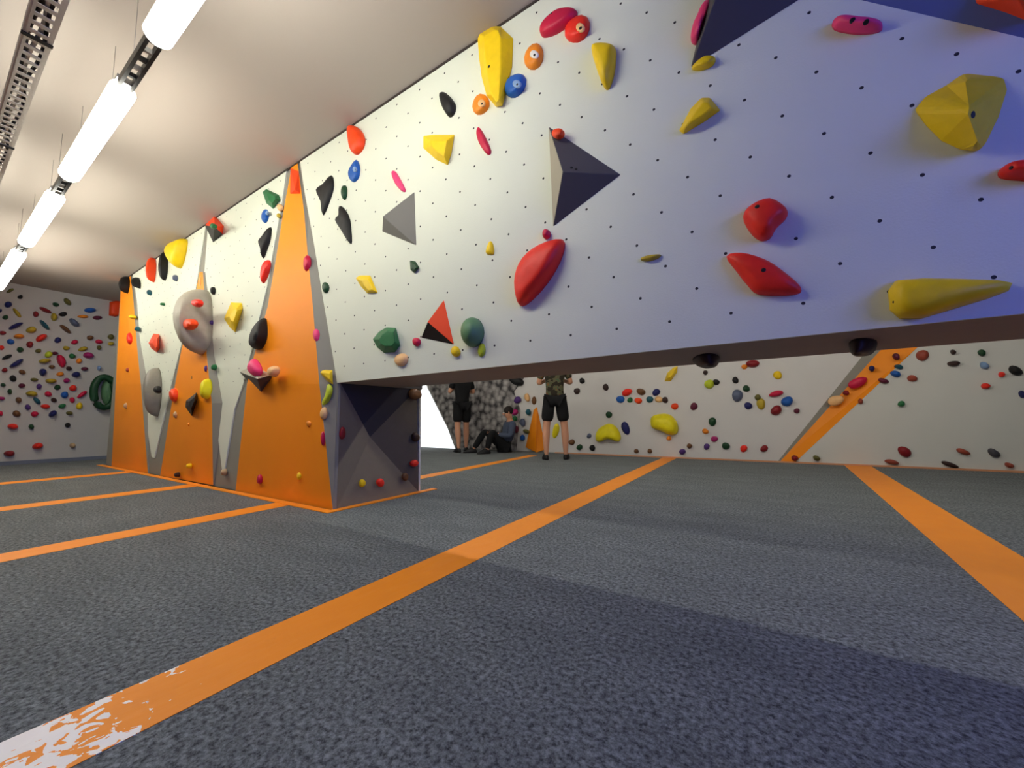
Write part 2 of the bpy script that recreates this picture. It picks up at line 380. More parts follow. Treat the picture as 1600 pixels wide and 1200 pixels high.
# ------------------------------------------------------------------ back room pieces
# proud panel on the right of the back wall with an orange slanted edge
P = lambda x, y, w=0.0, pl=BACK: pl.to3(*pl.at(x, y, w), w)
right_base = P(1236, 716, .12); r_top = P(1442, 535, .12)
def clampz(v): return Vector((v.x, v.y, max(0, v.z)))
pv = [clampz(P(1243, 722, .12)), Vector((XR, DB-.12, 0)), Vector((XR, DB-.12, H)), Vector((r_top.x+1.55*(H-r_top.z)/1.45, DB-.12, H)), r_top]
pp = empty('angled_wall_panel', (2.4, DB-.12, 0)); tag(pp, 'white angled climbing panel at the right of the back wall with an orange slanted edge', 'climbing wall')
prism('white_face', pv, (0, .12, 0), W_PLAIN, pp)
a0 = clampz(P(1216, 720, .004)); a1 = P(1350, 553, .004); t = (H-a1.z)/1.46; a2 = Vector((a1.x+1.06*t, a1.y, H))
b0 = pv[0] + Vector((-.002, -.001, 0)); b1 = pv[4] + Vector((-.002, -.001, 0)); b2 = pv[3] + Vector((-.002, -.001, 0))
mesh('orange_edge', [a0+Vector((.03,0,0)), a1+Vector((.14,0,0)), a2+Vector((.3,0,0)), b2, b1, b0], [(0, 1, 4, 5), (1, 2, 3, 4)], W_ORANGE, pp)
mesh('grey_strip', [a0, a1, a2, a2+Vector((.3,-.001,0)), a1+Vector((.14,-.001,0)), a0+Vector((.03,-.001,0))], [(0, 1, 4, 5), (1, 2, 3, 4)], W_GREY, pp)
# grey mottled grip wall on the left of the back wall, bright window beside it
def mott():
    m = bpy.data.materials.new('mottled grey rough coating'); m.use_nodes = True; nt = m.node_tree; n = nt.nodes; b = n['Principled BSDF']; L = nt.links.new
    tc = n.new('ShaderNodeTexCoord'); v = n.new('ShaderNodeTexVoronoi'); v.inputs['Scale'].default_value = 7; no = n.new('ShaderNodeTexNoise'); no.inputs['Scale'].default_value = 9; no.inputs['Detail'].default_value = 5
    L(tc.outputs['Object'], v.inputs['Vector']); L(tc.outputs['Object'], no.inputs['Vector'])
    mu = n.new('ShaderNodeMath'); mu.operation = 'MULTIPLY'; L(v.outputs['Distance'], mu.inputs[0]); L(no.outputs['Fac'], mu.inputs[1])
    r = n.new('ShaderNodeValToRGB'); r.color_ramp.elements[0].position = .05; r.color_ramp.elements[0].color = rgb((185,180,176)); r.color_ramp.elements[1].position = .42; r.color_ramp.elements[1].color = rgb((62,60,62))
    L(mu.outputs[0], r.inputs['Fac']); L(r.outputs['Color'], b.inputs['Base Color']); b.inputs['Roughness'].default_value = .9
    bp = n.new('ShaderNodeBump'); bp.inputs['Distance'].default_value = .03; L(mu.outputs[0], bp.inputs['Height']); L(bp.outputs['Normal'], b.inputs['Normal'])
    return m
gw = [P(709, 694, .03), P(700, 668, .03), P(668, 604, .03), P(668, 560, .03), P(840, 560, .03), P(802, 612, .03), P(812, 640, .03), P(806, 703, .03), P(712, 705, .03)]
gw = [Vector((p.x, p.y, max(0, p.z))) for p in gw]
tag(prism('rough_panel', gw, (0, .028, 0), mott()), 'rough mottled grey panel on the back wall, behind the person in black', 'wall panel')
w1 = struct(empty('window_1', (P(680, 700).x, DB, 0)))
wa = [clampz(P(640, 716, .02)), clampz(P(712, 716, .02)), P(700, 668, .02), P(668, 604, .02), P(640, 590, .02)]
prism('window_pane', wa, (0, .018, 0), emit('daylight through frosted glass', (.93, .96, 1.0), 1.25), w1)
tube('window_frame', [wa[1]+Vector((0,-.012,.01)), wa[2]+Vector((0,-.012,0)), wa[3]+Vector((0,-.012,0))], .012, mat('white window frame', (220,220,220)), w1, 6)
of = [clampz(P(820, 699, .03)), P(833, 640, .03), P(838, 636, .03), clampz(P(852, 702, .03))]
ow = empty('orange_wedge_volume', (of[0].x, DB, 0)); tag(ow, 'tall orange wedge at the back wall, left of the person in patterned top', 'climbing volume')
ap = P(838, 680, .16)
mesh('body', [Vector((v.x, DB-.001, v.z)) for v in of] + [Vector((ap.x, ap.y, ap.z)), Vector((ap.x, ap.y, 0.0))], [(0,1,4,5), (1,2,4), (2,3,5,4), (0,5,3), (0,3,2,1)], W_ORANGE, ow)

# ------------------------------------------------------------------ lamps and cable tray
M_TUBE = emit('fluorescent diffuser', (1.0, .98, .86), 27.0)
M_TUBE2 = emit('bare fluorescent tube', (1.0, .96, .89), 66.0)
M_RAIL = mat('black lamp rail', (26, 25, 27), .4, .1, 40, 0, .3)
M_STEEL = mat('galvanised steel', (150, 150, 150), .35, .1, 40, 0, .8)
def lamp(x0, x1, y, label, group, z=2.565, r=.058, tm=None):
    o = empty('ceiling_lamp', ((x0+x1)/2, y, z))
    prof = [(0, r*.35), (.012, r*.72), (.035, r), ((x1-x0)-.035, r), ((x1-x0)-.012, r*.72), ((x1-x0), r*.35)]
    tube('diffuser', [(x0+d, y, z) for d, _ in prof], [q for _, q in prof], tm or M_TUBE, o, 16)
    box('housing', (x0+.02, y-.03, z+r+.0005), (x1-.02, y+.03, z+r+.024), M_STEEL, o)
    for s in (x0+.3, x1-.3): tube('hanger', [(s, y, z+.08), (s, y, H)], .0013, M_STEEL, o, 6)
    tag(o, label, 'lamp', group); return o
FL = ['nearest fluorescent ceiling lamp, cut by the top of the frame', 'second nearest fluorescent tube lamp under the ceiling', 'third fluorescent tube lamp, farther along the black rail', 'farthest fluorescent lamp at the left edge, close to the far left wall']
for i, (x0, x1) in enumerate([(-2.44, -.98), (-4.40, -2.96), (-6.42, -4.88), (-8.85, -6.88)]):
    lamp(x0, x1, .53, FL[i], 'fluorescent lamps in a row')
rails = [(-2.96, -2.44, 'black lamp rail between the nearest two fluorescent lamps'), (-4.88, -4.40, 'black lamp rail between the second and third fluorescent lamps'), (-6.88, -6.42, 'black lamp rail between the third and farthest fluorescent lamps')]
for x0, x1, lb in rails:
    o = empty('lamp_rail', ((x0+x1)/2, .53, 2.57))
    for dy in (-.032, .018): box('rail_bar', (x0+.002, .53+dy, 2.555), (x1-.002, .53+dy+.016, 2.60), M_RAIL, o)
    nb = 6
    for k in range(nb): xx = x0+.04+(x1-x0-.08)*k/(nb-1); box('cross_bracket', (xx-.008, .53-.0155, 2.565), (xx+.008, .53+.0175, 2.59), M_RAIL if k % 2 else M_STEEL, o)
    tube('hanger', [((x0+x1)/2, .53-.024, 2.6), ((x0+x1)/2, .53-.024, H)], .0013, M_STEEL, o, 6)
    tag(o, lb, 'lamp rail', 'black rails between the lamps')
for i, (x0, x1) in enumerate([(-6.6, -5.1), (-4.6, -3.1), (-2.6, -1.1), (-.6, .9), (1.3, 2.75)]):
    lamp(x0, x1, 3.78, 'fluorescent ceiling lamp in the back room behind the bridge', 'fluorescent lamps in the back room', r=.018, tm=M_TUBE2)
# perforated cable tray with cables
ct = empty('cable_tray', (-5.0, .2, 2.56)); tag(ct, 'perforated metal cable tray with loose cables along the ceiling at the top left', 'cable tray')
M_TRAY = mat('pale galvanised tray', (190, 186, 178), .45, .12, 60, .2, .25)
x0, x1, ty, tz = -10.2, 2.8, .21, 2.58
for yy in (ty-.045, ty+.045): box('side_rail', (x0, yy-.004, tz), (x1, yy+.004, tz+.045), M_TRAY, ct)
vs, fs = [], []
ys = (ty-.041, ty-.03, ty+.03, ty+.041); x = x0; xs = []
while x < x1-.05: xs += [x, x+.028]; x += .07
for x in xs: vs += [(x, y, tz+.003) for y in ys]
for i in range(len(xs)-1):
    k = 4*i
    fs += [(k, k+4, k+5, k+1), (k+2, k+6, k+7, k+3)]
    if i % 2 == 0: fs.append((k+1, k+5, k+6, k+2))
pb = mesh('perforated_base', vs, fs, M_TRAY, ct); pb.modifiers.new('thickness', 'SOLIDIFY').thickness = .004
for j, (c, r) in enumerate((((28, 27, 28), .011), ((200, 196, 190), .009), ((40, 38, 38), .008))):
    pts = []; x = x0
    while x < x1: pts.append((x, ty-.024+.022*j+.009*math.sin(x*9+j*2), tz+.02+.006*math.sin(x*13+j))); x += .09
    tube('cable', pts, r, mat('cable sheath %s' % ('black', 'white', 'dark')[j], c, .5), ct, 6)
for k in range(9):
    xx = 1.1-1.35*k; tube('hanger', [(xx, ty+.052, tz+.02), (xx, ty+.052, H)], .0013, M_STEEL, ct, 6)
    box('clamp', (xx-.012, ty-.052, tz-.007), (xx+.012, ty+.052, tz-.001), M_RAIL, ct)

# ------------------------------------------------------------------ climbing holds
WALLN = {'main': 'main wall', 'back': 'back wall', 'left': 'far left wall', 'side': 'dark tower side', 'soffit': 'underside of the bridge', 'overhang': 'dark overhang', 'proud': 'angled panel'}
HOLDS = []
def smooth_closed(pts, sub=3):
    out = []; n = len(pts)
    for i in range(n):
        p0, p1, p2, p3 = [Vector(pts[(i+k) % n]) for k in (-1, 0, 1, 2)]
        for s in range(sub):
            t = s/sub
            out.append(tuple(.5*((2*p1)+(-p0+p2)*t+(2*p0-5*p1+4*p2-p3)*t*t+(-p0+3*p1-3*p2+p3)*t**3)))
    return out
def ell(cx, cy, w, h, ang=0, n=14, wob=0.06):
    a = math.radians(ang); out = []
    ph = random.random()*6; q = random.random()*.5+.75
    for k in range(n):
        t = 2*PI*k/n; r = 1 + wob*math.sin(2*t+ph) + wob*.6*math.sin(3*t+ph*2)
        x, y = w/2*math.cos(t)*r, h/2*math.sin(t)*r
        out.append((cx + x*math.cos(a) + y*math.sin(a), cy - x*math.sin(a) + y*math.cos(a)))
    return out
def compensate(pl, pts, h, base=0.0, amt=.75):
    """a hold standing out from an obliquely seen wall hides part of the wall: narrow its footprint"""
    cx = sum(p[0] for p in pts)/len(pts); cy = sum(p[1] for p in pts)/len(pts)
    uv = pl.at(cx, cy, base); a = project(pl.to3(uv[0], uv[1], base)); b = project(pl.to3(uv[0], uv[1], base+h))
    dx, dy = (b[0]-a[0])*amt, (b[1]-a[1])*amt
    w = max(p[0] for p in pts)-min(p[0] for p in pts); hh = max(p[1] for p in pts)-min(p[1] for p in pts)
    fx = max(.45, 1-abs(dx)/w); fy = max(.6, 1-abs(dy)/hh)
    sx = -math.copysign(w*(1-fx)/2, dx) if dx else 0; sy = -math.copysign(hh*(1-fy)/2, dy) if dy else 0
    return [(cx+sx+(p[0]-cx)*fx, cy+sy+(p[1]-cy)*fy) for p in pts], (cx-sx*.7, cy-sy*.7)
def root(name, pl, loc, label, cat, group=None):
    o = empty(name, loc); tag(o, label, cat, group); return o
def bolt(pl, px, py, body, r, parent, m=None, name='bolt'):
    from mathutils.bvhtree import BVHTree
    off = Vector((0, 0, 0)); q = body
    while q is not None: off += q.location; q = q.parent
    if body.parent is None: pass
    t = BVHTree.FromPolygons([v.co + off for v in body.data.vertices], [tuple(p.vertices) for p in body.data.polygons])
    d = ray(px, py).normalized(); c, n, _, _ = t.ray_cast(Vector((0, 0, HC)), d)
    if c is None: return None
    if n.dot(d) > 0: n = -n
    a = n.orthogonal().normalized(); b = n.cross(a); vs = []
    for k_, rr in ((-.006, r), (.001, r), (.0018, r*.8), (.0018, r*.5)):
        for k in range(12): t_ = 2*PI*k/12; vs.append(c+n*k_+(a*math.cos(t_)+b*math.sin(t_))*rr)
    fs = [tuple(range(12)), tuple(range(36, 48))]+[(j*12+k, j*12+(k+1) % 12, (j+1)*12+(k+1) % 12, (j+1)*12+k) for j in range(3) for k in range(12)]
    return mesh(name, vs, fs, m or mat('dark bolt socket', (12, 12, 13), .5), parent)
def sink(pl): return .0006 if pl.name == 'main' else -.002
def dome_data(pl, pts, h, apex=None, base=0.0, sharp=1.0, rings=7):
    uv = [pl.at(p[0], p[1], base) for p in pts]; n = len(uv)
    cx = sum(p[0] for p in pts)/n; cy = sum(p[1] for p in pts)/n
    au, av = pl.at(*(apex or (cx, cy)), base+h)
    us = [q[0] for q in uv]; vv = [q[1] for q in uv]
    au = min(max(au, min(us)), max(us)); av = min(max(av, min(vv)), max(vv))
    vs, fs = [], []
    for k in range(rings):
        th = (PI/2)*k/rings; s = math.cos(th)**sharp; d = math.sin(th)
        blend = d  # centre drifts to the apex
        for (u, v) in uv:
            vs.append(pl.to3(au*(1-s)+u*s, av*(1-s)+v*s, base+sink(pl)+(h-sink(pl))*d))
    vs.append(pl.to3(au, av, base+h)); top = len(vs)-1
    for k in range(rings-1):
        for i in range(n): j = (i+1) % n; fs.append((k*n+i, k*n+j, (k+1)*n+j, (k+1)*n+i))
    for i in range(n): fs.append(((rings-1)*n+i, (rings-1)*n+(i+1) % n, top))
    fs.append(tuple(range(n))[::-1])
    return vs, fs, pl.to3(sum(us)/n, sum(vv)/n, base)
def reg(pl, pts, colname, root_obj, label, auto):
    cx = sum(p[0] for p in pts)/len(pts); cy = sum(p[1] for p in pts)/len(pts)
    w = max(p[0] for p in pts)-min(p[0] for p in pts); h = max(p[1] for p in pts)-min(p[1] for p in pts)
    HOLDS.append(dict(o=root_obj, pl=pl.name, x=cx, y=cy, w=w, h=h, c=colname, auto=auto, label=label))
def hold(pl, pts, col, h, label=None, bolts=(), base=0.0, sharp=.75, apex=None, comp=True, sm=True, name='climbing_hold', cat='climbing hold', ring=None, smooth=True, group=None, boltr=.008):
    if sm and len(pts) < 12: pts = smooth_closed(pts)
    src = pts
    if comp:
        pts, ap = compensate(pl, pts, h, base)
        if apex is None: apex = ap
    vs, fs, c = dome_data(pl, pts, h, apex, base, sharp)
    if not bolts and not ring and name == 'climbing_hold':
        # centre every mesh on its own origin
        o = mesh(name, [v-c for v in vs], fs, hm(col), None, smooth); o.location = c
        tag(o, None, cat, group); reg(pl, src, col, o, label, label is None); 
        if label: o['label'] = label
        return o
    r = empty(name, c); tag(r, label, cat, group)
    bo = mesh('body', vs, fs, hm(col), r, smooth)
    if ring:
        rx, ry, rw, rh, ra, rc = ring
        p2, a2 = ell(rx, ry, rw, rh, ra, 14, .03), None
        v2_, f2_, _ = dome_data(pl, p2, .012, (rx, ry), base+h*.86, .5, 4)
        fi = mesh('inner_face', v2_, f2_, hm(rc), r, True)
        bolt(pl, rx, ry, fi, boltr, r)
    for b in bolts: bolt(pl, b[0], b[1], bo, boltr, r)
    reg(pl, src, col, r, label, label is None)
    return r
def pyramid(pl, pts, apex, h, cols, label, bolts=(), base=0.0, name='climbing_volume', cat='climbing volume', bev=.004, colname=None, boltr=.008):
    """flat-faced volume: outline on the wall, one raised point; cols = colour per side face"""
    uv = [pl.at(p[0], p[1], base) for p in pts]; n = len(uv); vs = [pl.to3(u, v, base+sink(pl)) for u, v in uv]
    au, av = pl.at(apex[0], apex[1], base+h); vs.append(pl.to3(au, av, base+h))
    c = sum(vs[:n], Vector())/n
    names = sorted(set(cols)); fs = [(i, (i+1) % n, n) for i in range(n)]+[tuple(range(n))[::-1]]
    mi = [names.index(k) for k in cols]+[0]
    r = empty(name, c); tag(r, label, cat)
    bo = mesh('body', vs, fs, [mat('painted wood '+k, COL[k], .6, .06, 12) for k in names], r, False, mi, bev)
    for b in bolts: bolt(pl, b[0], b[1], bo, boltr, r)
    reg(pl, pts, colname or names[0], r, label, False)
    return r
def ridge(pl, pts, top, h, col, label, bolts=(), base=0.0, name='climbing_hold', cat='climbing hold', bev=.006, boltr=.008):
    """faceted hold: outline on the wall and a matching raised outline"""
    n = len(pts); hh = h if isinstance(h, (list, tuple)) else [h]*n
    uv = [pl.at(p[0], p[1], base) for p in pts]; vs = [pl.to3(u, v, base+sink(pl)) for u, v in uv]
    key = {}; idx = []
    for p, k in zip(top, hh):
        q = (p[0], p[1], k)
        if q not in key: key[q] = len(vs); u, v = pl.at(p[0], p[1], base+k); vs.append(pl.to3(u, v, base+k))
        idx.append(key[q])
    fs = []
    for i in range(n):
        j = (i+1) % n; f = [i, j, idx[j]]
        if idx[i] != idx[j]: f.append(idx[i])
        fs.append(tuple(f))
    uniq = []
    for i in idx:
        if i not in uniq: uniq.append(i)
    if len(uniq) > 2: fs.append(tuple(uniq))
    fs.append(tuple(range(n))[::-1])
    c = sum(vs[:n], Vector())/n
    r = empty(name, c); tag(r, label, cat)
    bo = mesh('body', vs, fs, hm(col), r, False, None, bev)
    for b in bolts: bolt(pl, b[0], b[1], bo, boltr, r)
    reg(pl, pts, col, r, label, False)
    return r

M = MAIN
# --- large shapes on the bridge panel
pyramid(M, [(857,197), (971,273), (864,355)], (879,268), .10, ['dark grey', 'dark grey', 'pale grey'], 'large dark grey three-sided volume in the middle of the white panel', [(893,262,.085), (900,264,.083)], colname='dark grey', boltr=.007)  # pale left face: lamplight on the dark grey volume put into its colour
hold(M, ell(873, 210, 19, 17, 0), 'orange red', .035, 'small orange-red hold on the top corner of the large dark grey volume', base=.035, comp=False)
hold(M, ell(853, 365, 16, 18, 0), 'crimson', .035, 'small round crimson hold at the bottom corner of the large dark grey volume')
pyramid(M, [(648,299), (651,384), (597,362)], (598,338), .06, ['mid grey', 'mid grey', 'mid grey'], 'mid grey pointed three-sided volume below the slim pink holds', colname='grey')
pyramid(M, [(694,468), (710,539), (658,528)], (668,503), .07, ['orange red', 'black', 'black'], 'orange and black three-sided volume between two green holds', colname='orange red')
# big dark volume leaving the frame at the top
pyramid(M, [(1079,107), (1300,-32), (1190,-160), (1118,-60)], (1140,-70), .16, ['dark grey', 'dark grey', 'dark grey', 'dark grey'], 'big charcoal volume cut by the top edge of the frame', colname='dark grey')
hold(M, [(1080,66), (1082,48), (1090,30), (1097,14), (1106,4), (1113,8), (1108,28), (1099,46), (1090,70)], 'pink', .06, 'knobbly pink hold pressed against the left edge of the charcoal volume', comp=False)
hold(M, [(1081,109), (1090,98), (1104,90), (1118,92), (1114,103), (1098,110)], 'yellow', .035, 'small yellow hold under the tip of the charcoal volume', base=.003, comp=False)
ridge(M, [(1060,205), (1068,211), (1100,192), (1127,173), (1110,152), (1096,152), (1079,169)], [(1072,196), (1072,196), (1098,180), (1112,168), (1106,160), (1098,160), (1086,176)], .05, 'yellow', 'yellow wedge-shaped hold pointing down left, under the charcoal volume')
hold(M, [(1300,26), (1312,20), (1340,26), (1366,30), (1382,38), (1374,50), (1345,55), (1318,50), (1303,42)], 'pink', .05, 'pink elongated hold near the top right with two dark bolt holes', [(1332,31), (1353,35, .85)], sharp=.5)
ridge(M, [(1425,173), (1444,150), (1477,132), (1505,113), (1572,120), (1577,140), (1563,184), (1542,225), (1529,239), (1498,236), (1468,223), (1444,199)],
      [(1512,172), (1512,172), (1512,172), (1511,124), (1511,124), (1512,172), (1512,172), (1526,226), (1526,226), (1526,226), (1512,172), (1512,172)],
      [.12,.12,.12,.05,.05,.12,.12,.06,.06,.06,.12,.12], 'yellow', 'large yellow faceted hold at the upper right with a black bolt hole', [(1520,180,.098)], bev=.012, boltr=.0115)
hold(M, [(1161,334), (1174,315), (1203,303), (1229,321), (1228,337), (1213,354), (1203,373), (1187,376), (1171,360)], 'red', .075, 'round bean-shaped red hold on the right of the panel with a bolt hole', [(1183,323,.8)], sharp=.55)
hold(M, [(1135,397), (1158,391), (1194,402), (1220,419), (1251,448), (1242,461), (1187,461), (1168,445), (1151,422)], 'red', .05, 'long slanting red hold below the bean-shaped red one', [(1193,422,.95)], sharp=.55)
hold(M, [(1387,455), (1398,440), (1440,437), (1500,438), (1560,440), (1580,444), (1575,455), (1540,468), (1490,483), (1440,498), (1405,498), (1390,485)], 'yellow', .075, 'long yellow cone-shaped hold lying along the lower edge of the panel', [(1396,472,.45)], apex=(1420,468), sharp=.6, sm=True, comp=False, boltr=.004)
hold(M, [(1560,262), (1572,250), (1600,246), (1640,250), (1640,284), (1600,282), (1565,277)], 'red', .06, 'red hold cut off by the right edge of the frame', [(1580,262,.7)], sharp=.6, boltr=.005)
hold(M, [(880,375), (880,399), (863,433), (839,463), (817,479), (808,465), (807,433), (820,404), (847,383)], 'red', .085, 'big red leaf-shaped hold leaning below the dark grey volume', sharp=.7, comp=False, apex=(836,425))
hold(M, [(1000,403), (1012,398), (1032,396), (1030,402), (1016,408), (1003,408)], 'mustard', .022, 'thin mustard sliver hold in the middle of the panel')
ridge(M, [(745,52), (768,40), (782,41), (803,60), (801,105), (786,166), (775,168), (760,150), (752,120), (748,90)],
      [(756,56), (774,46), (779,48), (782,62), (782,105), (780,155), (776,160), (768,148), (762,118), (758,90)], .06, 'yellow', 'tall yellow faceted hold close to the ceiling', [(764,104,.06)], bev=.006)
hold(M, [(920,70), (930,61), (957,63), (963,74), (960,110), (951,139), (941,138), (928,104)], 'yellow', .07, 'tapering yellow hold right of the red ringed hold', sharp=.6)
hold(M, [(843,58), (840,44), (852,26), (872,10), (895,6), (903,14), (893,32), (872,50), (855,58)], 'crimson', .05, 'large crimson leaf-shaped hold at the top of the frame', [(861,21,.6)], sharp=.6, boltr=.006)
hold(M, ell(903, 47, 34, 46, -30), 'red', .045, 'red ringed hold with a pale centre, touching the large crimson hold', ring=(907,44,14,15,0,'peach'), comp=False)
hold(M, ell(835, 90, 28, 42, -25), 'orange', .04, 'orange ringed hold with a pale centre, between the crimson and blue holds', ring=(835,86,14,14,0,'white'), comp=False, boltr=.007)
hold(M, ell(806, 135, 28, 42, -30), 'blue', .045, 'blue ringed hold with a pale centre, right of the tall yellow hold', ring=(808,132,14,13,0,'light blue'), comp=False, boltr=.006)
hold(M, ell(752, 164, 26, 32, -10), 'orange', .035, 'orange ringed hold at the lower left of the tall yellow hold', ring=(753,162,12,12,0,'peach'), comp=False, boltr=.006)
hold(M, [(683,143), (692,140), (704,149), (713,163), (710,178), (701,184), (692,174), (685,158)], 'black', .045, 'black oval hold just below the ceiling, left of the tall yellow hold')
ridge(M, [(661,212), (676,210), (711,210), (706,240), (700,259), (681,250), (661,232)], [(672,220), (684,220), (698,220), (696,232), (694,244), (684,238), (674,228)], .055, 'yellow', 'yellow chunky hold below the black oval hold')
hold(M, [(748,199), (756,209), (768,236), (762,242), (750,226), (745,209)], 'crimson', .028, 'slim slanting crimson hold right of the chunky yellow hold', comp=False)
hold(M, [(613,268), (620,270), (634,296), (630,300), (620,290), (614,277)], 'pink', .028, 'slim slanting pink hold above the mid grey volume', comp=False)
hold(M, [(538,194), (553,193), (566,203), (571,217), (567,232), (556,242), (545,238), (540,220)], 'orange red', .06, 'bright orange-red hold touching the ceiling line')
hold(M, [(557,250), (563,262), (561,278), (553,285), (546,278), (546,266)], 'blue', .03, 'small blue teardrop hold under the bright orange-red hold', ring=(555,265,7,9,0,'light blue'), comp=False, boltr=.004)
hold(M, [(518,272), (522,289), (516,310), (503,337), (499,316), (490,296), (503,286)], 'black', .035, 'black bat-shaped hold just right of the wide orange facet')
hold(M, ell(537, 300, 13, 24, -5), 'dark green', .03, 'small dark green hold between two black holds')
hold(M, [(528,320), (538,326), (547,343), (550,378), (545,379), (533,362), (520,343), (527,334)], 'black', .035, 'black shard-shaped hold left of the mid grey volume')
hold(M, [(764,376), (770,380), (772,396), (764,398), (757,394)], 'yellow', .02, 'tiny yellow hold alone in the middle of the white panel')
ridge(M, [(555,434), (562,430), (579,430), (591,458), (574,459), (563,447)], [(565,438), (568,436), (575,437), (583,453), (576,454), (570,447)], .03, 'yellow', 'small yellow wedge hold on the lower left of the white panel')
ridge(M, [(640,406), (650,408), (656,418), (648,428), (641,422)], [(644,412), (648,412), (651,418), (647,422), (644,419)], .025, 'dark green', 'small dark green pointed hold below the mid grey volume')
hold(M, ell(508, 449, 13, 19, 0), 'dark green', .025, 'small dark green round hold near the left edge of the white panel')
ridge(M, [(582,530), (592,518), (604,511), (619,512), (626,540), (618,551), (600,552), (589,543)], [(592,530), (597,522), (605,517), (615,518), (617,535), (612,541), (602,541), (595,537)], .06, 'green', 'chunky dark green hold at the lower left of the white panel')
hold(M, ell(626, 562, 24, 22, 10), 'peach', .03, 'pale peach hold under the chunky dark green hold')
hold(M, ell(650, 534, 15, 15, 0), 'crimson', .03, 'small crimson hold at the left corner of the orange and black volume')
hold(M, ell(735, 518, 44, 50, 0, 16, .015), 'sage green', .09, 'round sage green ball-like hold right of the orange and black volume', [(720,511,.55)], sharp=.9, comp=True, boltr=.006)
hold(M, ell(752, 547, 14, 22, 0), 'lime', .02, 'small yellow-green hold tucked under the sage green ball')
hold(M, ell(711, 549, 17, 18, 0), 'yellow', .03, 'small yellow hold under the right corner of the orange and black volume')
# --- around the wide orange facet
pyramid(M, [(452,304), (454,262), (467,266), (471,304)], (461,296), .05, ['orange red']*4, 'orange-red volume capping the top of the wide orange facet', colname='orange red')
hold(M, ell(479, 411, 15, 26, -5), 'crimson', .035, 'crimson hold on the upper right edge of the wide orange facet', base=.02)
hold(M, ell(494, 524, 13, 25, 10), 'pink', .035, 'pink hold lower on the right edge of the wide orange facet', base=.02)
ridge(M, [(494,581), (502,577), (520,578), (521,602), (510,595)], [(503,583), (507,581), (515,583), (516,594), (511,590)], .04, 'yellow', 'yellow wedge hold at the left end of the bridge edge', base=.02)
hold(M, [(514,600), (520,606), (518,620), (508,636), (502,634), (510,618)], 'lime', .03, 'curved lime hold hanging below the yellow wedge at the bridge corner', base=.02, comp=False)
hold(M, ell(505, 646, 14, 20, 0), 'peach', .03, 'peach hold below the curved lime hold', base=.03)
hold(M, ell(504, 685, 9, 22, 0), 'crimson', .025, 'small crimson hold low on the right edge of the wide orange facet', base=.03)
hold(M, ell(482, 662, 9, 10, 0), 'orange', .015, 'tiny orange hold on the wide orange facet', base=.035)
hold(M, ell(405, 749, 11, 16, 0), 'crimson', .03, 'small crimson foothold low on the wide orange facet', base=.01)
hold(M, ell(467, 744, 10, 12, 0), 'yellow', .025, 'small yellow foothold low on the wide orange facet', base=.01)
ridge(M, [(410,300), (416,295), (436,304), (439,312), (427,327), (416,318)], [(417,303), (420,301), (430,307), (430,311), (425,318), (420,313)], .05, 'green', 'dark green pointed hold at the top left of the wide orange facet')
hold(M, ell(415, 338, 11, 21, -10), 'blue', .03, 'small blue hold under the dark green pointed hold', ring=(418,333,5,7,0,'light blue'), comp=False, boltr=.003)
hold(M, ell(437, 324, 12, 14, 0), 'peach', .03, 'small peach hold on the upper left edge of the wide orange facet')
hold(M, ell(435, 337, 8, 9, 0), 'mustard', .02, 'tiny mustard hold below the small peach hold at the facet edge')
hold(M, [(424,353), (423,372), (416,389), (408,404), (405,390), (400,377), (409,367)], 'black', .05, 'black bat-shaped hold left of the wide orange facet')
hold(M, [(421,405), (424,414), (417,432), (408,443), (404,436), (406,420), (412,408)], 'red', .045, 'red oval hold under the black bat-shaped hold')
hold(M, [(416,497), (420,510), (420,530), (413,545), (402,546), (396,537), (401,515)], 'black', .10, 'large black teardrop hold left of the wide orange facet', base=.03, comp=False)
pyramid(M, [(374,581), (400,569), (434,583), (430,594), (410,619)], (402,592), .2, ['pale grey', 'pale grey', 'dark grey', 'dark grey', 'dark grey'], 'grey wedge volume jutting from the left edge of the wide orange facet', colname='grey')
hold(M, [(382,573), (392,560), (404,566), (411,580), (402,589), (388,584)], 'pink', .06, 'pink and crimson hold sitting on the grey wedge volume', base=.14)
hold(M, ell(426, 580, 26, 17, 15), 'peach', .06, 'pale yellow hold sitting on the right of the grey wedge volume', base=.11)
ridge(M, [(361,472), (378,473), (380,482), (368,520), (359,512), (350,498)], [(364,484), (369,482), (370,486), (365,503), (361,501), (358,494)], .08, 'yellow', 'yellow wedge hold between the middle orange facet and the wide one')
# --- middle section
hold(M, [(310,447), (324,456), (330,480), (330,520), (324,546), (306,556), (288,546), (270,522), (262,494), (268,468), (288,451)], 'pale grey', .30, 'large grey dome volume with red holds on it', sharp=.85, name='climbing_volume', cat='climbing volume')
hold(M, ell(310, 474, 18, 12, 0), 'red', .05, 'small red hold on the upper part of the grey dome', base=.19, comp=False)
hold(M, ell(300, 507, 21, 17, 0), 'orange red', .07, 'orange-red hold on the middle of the grey dome', base=.21, comp=False)
hold(M, ell(314, 440, 6, 22, 0), 'peach', .03, 'thin peach hold above the grey dome')
hold(M, ell(332, 454, 11, 13, 0), 'black', .04, 'small black hold right of the top of the grey dome')
hold(M, ell(330, 504, 7, 9, 0), 'purple', .03, 'tiny purple hold at the right rim of the grey dome')
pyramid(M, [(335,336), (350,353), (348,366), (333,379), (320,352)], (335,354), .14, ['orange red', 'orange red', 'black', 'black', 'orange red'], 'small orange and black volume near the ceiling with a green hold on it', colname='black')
hold(M, ell(335, 354, 9, 9, 0), 'green', .04, 'small green hold on the point of the orange and black volume near the ceiling', base=.14, comp=False)
hold(M, ell(335, 334, 8, 7, 0), 'green', .02, 'tiny green hold above the small orange and black volume')
